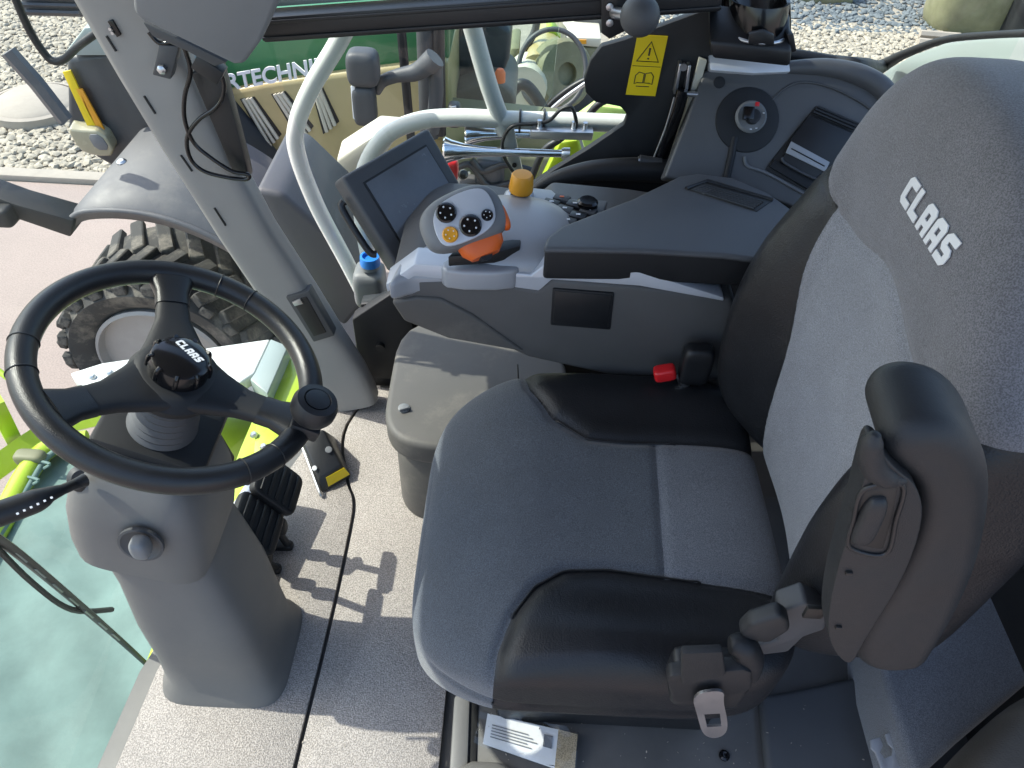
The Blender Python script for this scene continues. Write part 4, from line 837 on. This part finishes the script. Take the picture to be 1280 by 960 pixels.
bm = bmesh.new(); vb = [bm.verts.new(p_) for p_ in (f1, f2, f3, f4, t1, t2, t3, t4)]
for q in ((0, 1, 2, 3), (7, 6, 5, 4), (0, 4, 5, 1), (1, 5, 6, 2), (2, 6, 7, 3), (3, 7, 4, 0)): bm.faces.new([vb[k] for k in q])
bmesh.ops.recalc_face_normals(bm, faces=bm.faces[:]); bevel_sharp(bm, .006, 2); frombm('body', bm, 'plastic_black', fs)
fz = (t3 - t2).cross(t1 - t2).normalized(); fz = fz if fz.z > 0 else -fz
lb_ = [t2.lerp(f2, .15), t3.lerp(f3, .15), t3.lerp(f3, .75), t2.lerp(f2, .75)]; ln = (lb_[1] - lb_[0]).cross(lb_[3] - lb_[0]).normalized(); ln = ln if ln.x - ln.y > 0 else -ln
prism('label', [lb_[0].lerp(lb_[1], .25) + ln * .002, lb_[1] + ln * .002, lb_[2] + ln * .002, lb_[3].lerp(lb_[2], .25) + ln * .002], ln * .0012, 'yellow', fs, 0)
lathe('screw', [(.006, 0), (.006, .004), (0, .005)], t2.lerp(t1, .25) + fz * .001, fz, 'print_white', fs, 12); lathe('stud', [(.009, 0), (.008, .006), (0, .007)], t3.lerp(t4, .35).lerp(t1, .2), fz, 'plastic_mid', fs, 12)
tube('edge_guard', [f1 + X(-.004, 0, .01), t1.lerp(f1, .5), t2.lerp(f2, .6) + X(-.004, -.004, 0), f2 + X(0, -.006, .004)], .004, 'steel', fs, 8)

# ------------------------------------------------------------------ driver's seat
seat = thing('driver_seat', 'grey cloth and black leather driver seat with high backrest and raised armrest', 'seat', (.16, .035, .06))
def sstep(a, b, x): t = np.clip((x - a) / (b - a), 0, 1); return t * t * (3 - 2 * t)
def dens(pts, n=400):
    pts = np.array(pts); s = np.concatenate([[0], np.cumsum(np.linalg.norm(np.diff(pts, axis=0), axis=1))]); t = np.linspace(0, s[-1], n)
    return np.stack([np.interp(t, s, pts[:, 0]), np.interp(t, s, pts[:, 1])], 1)
def pdist(Q, C_):
    return np.sqrt(((Q[:, None, :] - C_[None]) ** 2).sum(-1).min(1))
def XY(pts, z): return [tuple(P(*q, z=z)[:2]) for q in pts]
ZS = .535
near = XY([(610, 905), (613, 870), (622, 815), (640, 772), (668, 734), (705, 712), (760, 710), (830, 720), (900, 730), (990, 742)], ZS)
far = XY([(646, 380), (650, 443), (662, 490), (690, 524), (735, 548), (780, 552), (830, 553), (900, 556), (1000, 560)], ZS)
ins = XY([(816, 500), (820, 560), (832, 722), (836, 800)], ZS)
def cush(V):
    V = V.copy(); x, y = V[:, 0], V[:, 1]; top = (V[:, 2] > -.03).astype(float)
    V[:, 1] *= 1 - .10 * sstep(-.12, -.285, x) ; V[:, 0] *= 1 + .0 * y
    V[:, 2] -= .060 * np.clip((-.08 - x) / .20, 0, 1) ** 2
    b = sstep(.15, .25, np.abs(y)) * sstep(-.22, .02, x) * sstep(.33, .27, np.abs(y) * 1.0)
    V[:, 2] += top * .030 * b - top * .012 * np.exp(-(y / .14) ** 2) * np.exp(-((x - .06) / .15) ** 2)
    V[:, 2] += top * .006 * np.sin(9 * x + 4 * y) * np.cos(11 * y)
    return V
V, T = roundcube(116, 5.0); V = V * np.array([.290, .305, .071]); V = cush(V) + np.array([.148, .035, .469])
Q = V[:, :2]; up_ = sstep(.42, .48, V[:, 2])
cn, cf_, ci = dens(near), dens(far), dens(ins)
yn = np.interp(Q[:, 0], cn[:, 0], cn[:, 1], left=-1.0); yf = np.interp(Q[:, 0], cf_[:, 0], cf_[:, 1], left=1.0); xi = np.interp(Q[:, 1], ci[::-1, 1], ci[::-1, 0])
dn, df_, di = pdist(Q, cn), pdist(Q, cf_), pdist(Q, ci)
inn, inf_ = Q[:, 1] < yn, Q[:, 1] > yf
V[:, 2] -= (.007 * np.exp(-(dn / .009) ** 2) + .007 * np.exp(-(df_ / .009) ** 2) + .004 * np.exp(-(di / .008) ** 2) * (~inn & ~inf_)) * up_
V[:, 2] += .006 * up_ * (inn * sstep(0, .03, dn) + inf_ * sstep(0, .03, df_))
V[:, 1] += .006 * np.exp(-((V[:, 2] - .452) / .008) ** 2) * (V[:, 1] < -.18) * sstep(-.14, -.05, V[:, 0])
s1 = np.where(inn, dn, -dn); s2 = np.where(inf_, df_, -df_); s3 = Q[:, 0] - xi
Va, Ta = clip(V, T, s1); meshobj('near_bolster', Va, Ta, 'leather', seat)
Va, Ta = clip(V, T, s2); meshobj('far_bolster', Va, Ta, 'leather', seat)
# fabric: not in either bolster
Vb, Tb = clip(V, T, -np.maximum(s1, s2))
x3 = Vb[:, 0] - np.interp(Vb[:, 1], ci[::-1, 1], ci[::-1, 0])
Va, Ta = clip(Vb, Tb, x3); meshobj('cushion_insert', Va, Ta, 'fabric_mid', seat)
Va, Ta = clip(Vb, Tb, -x3); meshobj('cushion', Va, Ta, 'fabric', seat)
for nm, cv, k0, k1 in (('near_piping', cn, .10, .93), ('far_piping', cf_, .14, .93)):
    sub = cv[int(400 * k0):int(400 * k1):10]; pts = []
    for q in sub:
        d2 = ((V[:, :2] - q) ** 2).sum(1) + (V[:, 2] < .40) * 9; i = int(d2.argmin()); pts.append((q[0], q[1], V[i, 2] + .0012))
    zs = np.array([p_[2] for p_ in pts]); zs = np.convolve(np.pad(zs, 2, 'edge'), np.ones(5) / 5, 'valid'); pts = [(p_[0], p_[1], z_ + .001) for p_, z_ in zip(pts, zs)]
    tube(nm, pts, .0016, 'ink', seat, 6, 3)
# backrest
BY = .035
def back(V):
    V = V.copy(); z = V[:, 2]; zz = z + .868; f = (V[:, 0] < 0).astype(float)
    k = np.interp(zz, [.5, .62, .88, .99, 1.10, 1.18, 1.24], [1.0, 1.10, 1.11, 1.05, .96, .88, .80])
    y = V[:, 1].copy(); V[:, 1] = y * k; fr = -np.minimum(V[:, 0], 0) / .085
    b = sstep(.14, .235, np.abs(V[:, 1])) * sstep(1.12, .78, zz)
    V[:, 0] -= fr * .070 * b
    V[:, 0] += fr * .018 * np.exp(-(V[:, 1] / .13) ** 2) * sstep(1.05, .9, zz)
    V[:, 0] += fr * .012 * np.exp(-((zz - 1.0) / .08) ** 2)
    V[:, 0] += .02 * np.clip(zz - .75, 0, 1) - .10 * np.clip(.75 - zz, 0, 1) * 0
    V[:, 0] += fr * .003 * np.sin(13 * zz + 8 * y)
    V[:, 2] -= sstep(1.0, 1.2, zz) * 1.05 * (V[:, 1] - .05) ** 2
    return V
V, T = roundcube(110, 4.6); V = back(V * np.array([.085, .272, .364])) + np.array([.500, BY, .868])
yy, zz = V[:, 1] - BY, V[:, 2]; fr = sstep(.60, .54, V[:, 0])
zb = .985 + .30 * np.clip(np.abs(yy) - .17, 0, .12) + .03 * np.exp(-(yy / .08) ** 2)
stop = zz - zb; sside = np.abs(yy) - (.138 + .045 * sstep(.7, .98, zz))
g = .005 * np.exp(-(stop / .009) ** 2) + .006 * np.exp(-(sside / .009) ** 2) * sstep(.02, -.02, stop)
V[:, 0] += g * fr; V[:, 0] -= .006 * fr * sstep(0, .03, sside) * sstep(0, .04, -stop)
Vt, Tt = clip(V, T, stop); meshobj('headrest_cover', Vt, Tt, 'fabric_top', seat)
Vl, Tl = clip(V, T, -stop); yl_ = Vl[:, 1] - BY; ss_ = np.abs(yl_) - (.138 + .045 * sstep(.7, .98, Vl[:, 2]))
ss_ = np.where(Vl[:, 0] > .60, .05, ss_)
Va, Ta = clip(Vl, Tl, ss_)
for sg_ in (-1, 1): Vc, Tc = clip(Va, Ta, sg_ * (Va[:, 1] - BY)); meshobj('back_bolster', Vc, Tc, 'leather', seat)
Va, Ta = clip(Vl, Tl, -ss_); bi = meshobj('back_insert', Va, Ta, 'fabric_light', seat)
def bsurf(y, z):
    d2 = (V[:, 1] - y) ** 2 + (V[:, 2] - z) ** 2 + (V[:, 0] > .52) * 9; return V[int(d2.argmin()), 0]
# logo, laid on the curved headrest face
def drape(y, z):
    d2 = (V[:, 1] - y) ** 2 + (V[:, 2] - z) ** 2 + (V[:, 0] > .52) * 9
    i = np.argpartition(d2, 6)[:6]; w_ = 1 / (d2[i] + 1e-5); return (V[i, 0] * w_).sum() / w_.sum()
block_logo('lettering', lambda a, b, h: X(drape(.062 - a, 1.096 + b) - .0012 - h, .062 - a, 1.096 + b), .035, .132, .0014, 'print_white', seat)
# pan, suspension
rbox('seat_pan', (.17, .035, .375), (.50, .52, .10), 'plastic_matte', seat, n=8, N_=10)
box('suspension', (.20, .05, .22), (.40, .40, .28), 'plastic_matte', seat, .02)
tube('pan_edge', [P(612, 872, y=-.245), P(680, 866, y=-.25), P(722, 852, y=-.25)], .003, 'plastic_mid', seat, 8)
# recliner side plate, lever
prism('recliner_plate', PY([(975, 765), (1008, 754), (1036, 768), (1032, 788), (1006, 797), (986, 816), (935, 822), (928, 810), (972, 802)], -.262), (0, .03, 0), 'plastic_dark', seat, .005, 3)
prism('recliner_lever', PY([(925, 794), (938, 782), (976, 770), (987, 778), (989, 790), (962, 806), (932, 803)], -.288), (0, .022, 0), 'arm_plastic', seat, .007, 3)
box('bracket_slot', P(1018, 765, y=-.285), (.022, .006, .022), 'ink', seat, .002)
# raised armrest
def psec(l, r, y, v): a, b = P(*l, y=y), P(*r, y=y); return ((a + b) / 2, (b - a) / 2, X(0, v, 0))
prism('arm_pad', chaikin(PY([(1100, 572), (1118, 548), (1160, 536), (1210, 546), (1240, 580), (1246, 630), (1234, 700), (1208, 765), (1176, 818), (1160, 842), (1110, 848), (1076, 840), (1064, 818), (1078, 786), (1128, 716), (1152, 655), (1144, 612), (1118, 592)], -.338), 2), (.004, .082, .004), 'arm_plastic', seat, .020, 6)
prism('arm_carrier', chaikin(PY([(1094, 556), (1080, 600), (1068, 650), (1050, 700), (1038, 750), (1034, 792), (1044, 818), (1064, 834), (1080, 802), (1130, 724), (1156, 650), (1148, 608), (1120, 588)], -.344), 2), (.0, .028, 0), 'arm_plastic', seat, .010, 4)
slot = prism('arm_slot', PY([(1080, 614), (1126, 608), (1118, 650), (1106, 690), (1064, 682), (1068, 650)], -.3450), (0, .02, 0), 'ink', seat, .004)
ra = (P(1096, 622, y=-.354) - P(1072, 676, y=-.354)); rl_ = ra.length; ra.normalize()
rbox('arm_release', P(1084, 647, y=-.343), (.019, .022, rl_ * 1.1), 'arm_plastic', slot, n=3.5, N_=12, axes=(X(ra.z, 0, -ra.x), X(0, 1, 0), ra))
tube('slot_rim', PY([(1080, 612), (1128, 606), (1120, 650), (1107, 692), (1062, 684), (1067, 650)], -.3448), .0022, 'plastic_black', slot, 8, closed=True)
tube('arm_catch', PY([(1096, 542), (1090, 552), (1087, 568), (1094, 586), (1110, 597), (1132, 601)], -.342), [.003, .008, .010, .010, .009, .003], 'arm_plastic', seat, 16)
for q in ((1061, 716), (1048, 784), (1092, 590)): box('arm_mark', P(*q, y=-.3450), (.006, .004, .004), 'ink', seat, .0005)

# belt parts
bu = thing('belt_buckle', 'black belt buckle with red release button between seat and console', 'seat belt buckle', P(850, 490, y=.29))
rbox('button', P(831, 466, y=.285), (.040, .026, .026), 'red', bu, n=5, N_=8, axes=(X(.95, 0, .3), X(0, 1, 0), X(-.3, 0, .95)))
rbox('housing', P(870, 455, y=.29), (.055, .035, .085), 'plastic_black', bu, n=5, N_=8)
tube('stalk', [P(852, 470, y=.29), P(862, 500, y=.29)], .010, 'steel', bu, smooth=False)
by = thing('belt_tongue', 'black belt retractor with steel tongue hanging beside the seat', 'seat belt', P(890, 850, y=-.30))
rbox('retractor', P(883, 846, y=-.27), (.095, .06, .065), 'plastic_black', by, n=7, N_=10)
prism('guide', PY([(834, 852), (838, 846), (930, 838), (940, 842), (940, 862), (930, 868), (846, 880), (840, 876)], -.312), (0, .02, 0), 'plastic_matte', by, .004)
prism('webbing', PY([(852, 818), (904, 816), (908, 846), (852, 858)], -.318), (0, .012, 0), 'belt', by, .004)
tq = PY([(864, 868), (906, 862), (904, 878), (910, 902), (908, 918), (892, 924), (878, 918), (872, 896)], -.322)
bm = bmesh.new(); hole = PY([(880, 893), (900, 892), (902, 908), (884, 909)], -.322)
outer = chaikin(tq, 2); no = len(outer); ov = [bm.verts.new(p_) for p_ in outer]; hv_ = [bm.verts.new(p_) for p_ in hole]
oe = [bm.edges.new((ov[i], ov[(i + 1) % no])) for i in range(no)]; he = [bm.edges.new((hv_[i], hv_[(i + 1) % 4])) for i in range(4)]
bmesh.ops.triangle_fill(bm, edges=oe + he, use_beauty=True)
r_ = bmesh.ops.extrude_face_region(bm, geom=bm.faces[:]); bmesh.ops.translate(bm, verts=[v for v in r_['geom'] if isinstance(v, bmesh.types.BMVert)], vec=(0, .0035, 0)); bmesh.ops.recalc_face_normals(bm, faces=bm.faces[:])
frombm('tongue', bm, 'steel', by)
tube('webbing_roll', PY([(912, 806), (928, 808), (936, 822), (938, 842)], -.29), [.010, .017, .018, .012], 'plastic_matte', by, 16)

# ------------------------------------------------------------------ seat base plate and things on the floor to the right
bpz = .075
bs2 = thing('seat_base', 'dark grey metal seat base plate under the driver seat', 'base plate', (.35, .1, 0))
box('plate', (.37, .02, bpz - .03), (.86, .80, .06), 'base_metal', bs2, .006)
prism('edge_rim', PZ([(568, 868), (588, 868), (584, 990), (560, 990)], bpz + .012), (0, 0, -.08), 'plastic_grey', bs2, .006)
prism('groove', PZ([(584, 866), (598, 872), (594, 990), (578, 990)], bpz + .004), (0, 0, -.05), 'ink', bs2, .002)
prism('raised_panel', PZ([(950, 868), (990, 862), (1085, 842), (1108, 846), (1150, 990), (962, 990)], bpz + .03), (0, 0, -.03), 'plastic_dark', bs2, .012, 3)
prism('raised_ridge', PZ([(1084, 846), (1107, 846), (1146, 980), (1124, 980)], bpz + .045), (0, 0, -.03), 'plastic_dark', bs2, .008, 3)
prism('sill_corner', PZ([(575, 958), (590, 950), (625, 952), (650, 966), (650, 1000), (565, 1000)], bpz + .02), (0, 0, -.03), 'box_grey', bs2, .006)
lathe('screw', [(.010, 0), (.010, .004), (.006, .006), (0, .003)], P(905, 945, z=bpz + .0005), (0, 0, 1), 'gloss_black', bs2, 12)
bgq = [P(604, 888, z=bpz + .03), P(722, 918, z=bpz + .03), P(718, 968, z=bpz + .015), P(596, 930, z=bpz + .015)]
bag = thing('document_bag', 'clear plastic bag with white leaflet lying on the seat base', 'bag', P(650, 930, z=bpz))
prism('leaflet', [bgq[0].lerp(bgq[2], .05), bgq[0].lerp(bgq[1], .80), bgq[3].lerp(bgq[2], .80), bgq[3].lerp(bgq[1], .06)], (0, 0, -.003), 'paper', bag, 0)
prism('kraft_strip', [bgq[0].lerp(bgq[1], .80) + X(0, 0, .001), bgq[1], bgq[2], bgq[3].lerp(bgq[2], .80) + X(0, 0, .001)], (0, 0, -.004), 'kraft', bag, 0)
def bq(u, v, h=.0015): return bgq[0].lerp(bgq[1], u).lerp(bgq[3].lerp(bgq[2], u), v) + X(0, 0, h)
for k in range(5):
    v0 = .34 + .085 * k; prism('print_line', [bq(.12, v0), bq(.50 + .1 * ((k * 7) % 3) / 2, v0), bq(.50 + .1 * ((k * 7) % 3) / 2, v0 + .03), bq(.12, v0 + .03)], (0, 0, .0005), 'plastic_mid', bag, 0)
prism('print_mark', [bq(.66, .22), bq(.75, .22), bq(.75, .55), bq(.66, .55)], (0, 0, .0006), 'plastic_mid', bag, 0)
bm = bmesh.new(); gg = [[bm.verts.new(bq(-.03 + 1.04 * i / 14, -.05 + 1.1 * j / 8, .010 + .005 * math.sin(i * 1.7 + j) + .004 * math.sin(j * 2.3 - i))) for j in range(9)] for i in range(15)]
for i in range(14):
    for j in range(8): bm.faces.new((gg[i][j], gg[i + 1][j], gg[i + 1][j + 1], gg[i][j + 1]))
frombm('film', bm, 'bag', bag, ang=80)
# anchor plate
ap = [P(*q, z=.20) for q in ((1088, 925), (1100, 921), (1104, 932), (1100, 940), (1106, 948), (1115, 944), (1116, 935), (1110, 929), (1106, 918), (1118, 913), (1124, 924), (1130, 929), (1152, 975), (1112, 985), (1094, 940), (1089, 935))]
tag(prism('belt_anchor', ap, (0, 0, -.004), 'silver', None, .0006), 'bent steel anchor plate with keyhole slot at the bottom right', 'anchor plate')
# instructor seat and cushion at lower right
tag(prism('passenger_seat', PZ([(1104, 842), (1142, 968), (1160, 962), (1200, 925), (1330, 815), (1330, 480), (1180, 520), (1080, 640)], .24), (0, 0, -.18), 'fabric_mid', None, .015, 4), 'dark cloth passenger seat cushion beside the driver seat', 'seat')
tag(rbox('brown_cushion', P(1290, 1000, z=.36), (.34, .20, .20), 'brown_leather', n=3.2, N_=16, axes=(X(.8, .6, 0), X(-.6, .8, 0), X(0, 0, 1))), 'brown smooth cushion corner at the lower right', 'cushion')

# crumbs of dust lying on the base plate and the mat
bm = bmesh.new()
for k in range(150):
    if k < 90: c = P(random.uniform(600, 1090), random.uniform(868, 955), z=bpz + .0315 if random.random() < .3 else bpz + .002)
    else: c = P(random.uniform(240, 520), random.uniform(640, 950), z=.0125)
    a = random.uniform(0, 6.28); l, w_ = random.uniform(.0008, .004), random.uniform(.0005, .0013); u = X(math.cos(a), math.sin(a), .2); v = X(-math.sin(a), math.cos(a), 0)
    bm.faces.new([bm.verts.new(c + q) for q in (u * l + v * w_ * .4, v * w_, -u * l * .8, -v * w_ + X(0, 0, .0008))])
tag(frombm('dust_crumbs', bm, 'concrete', smooth=False), 'tiny pale crumbs of dust scattered on the base plate and mat', 'dust', kind='stuff')
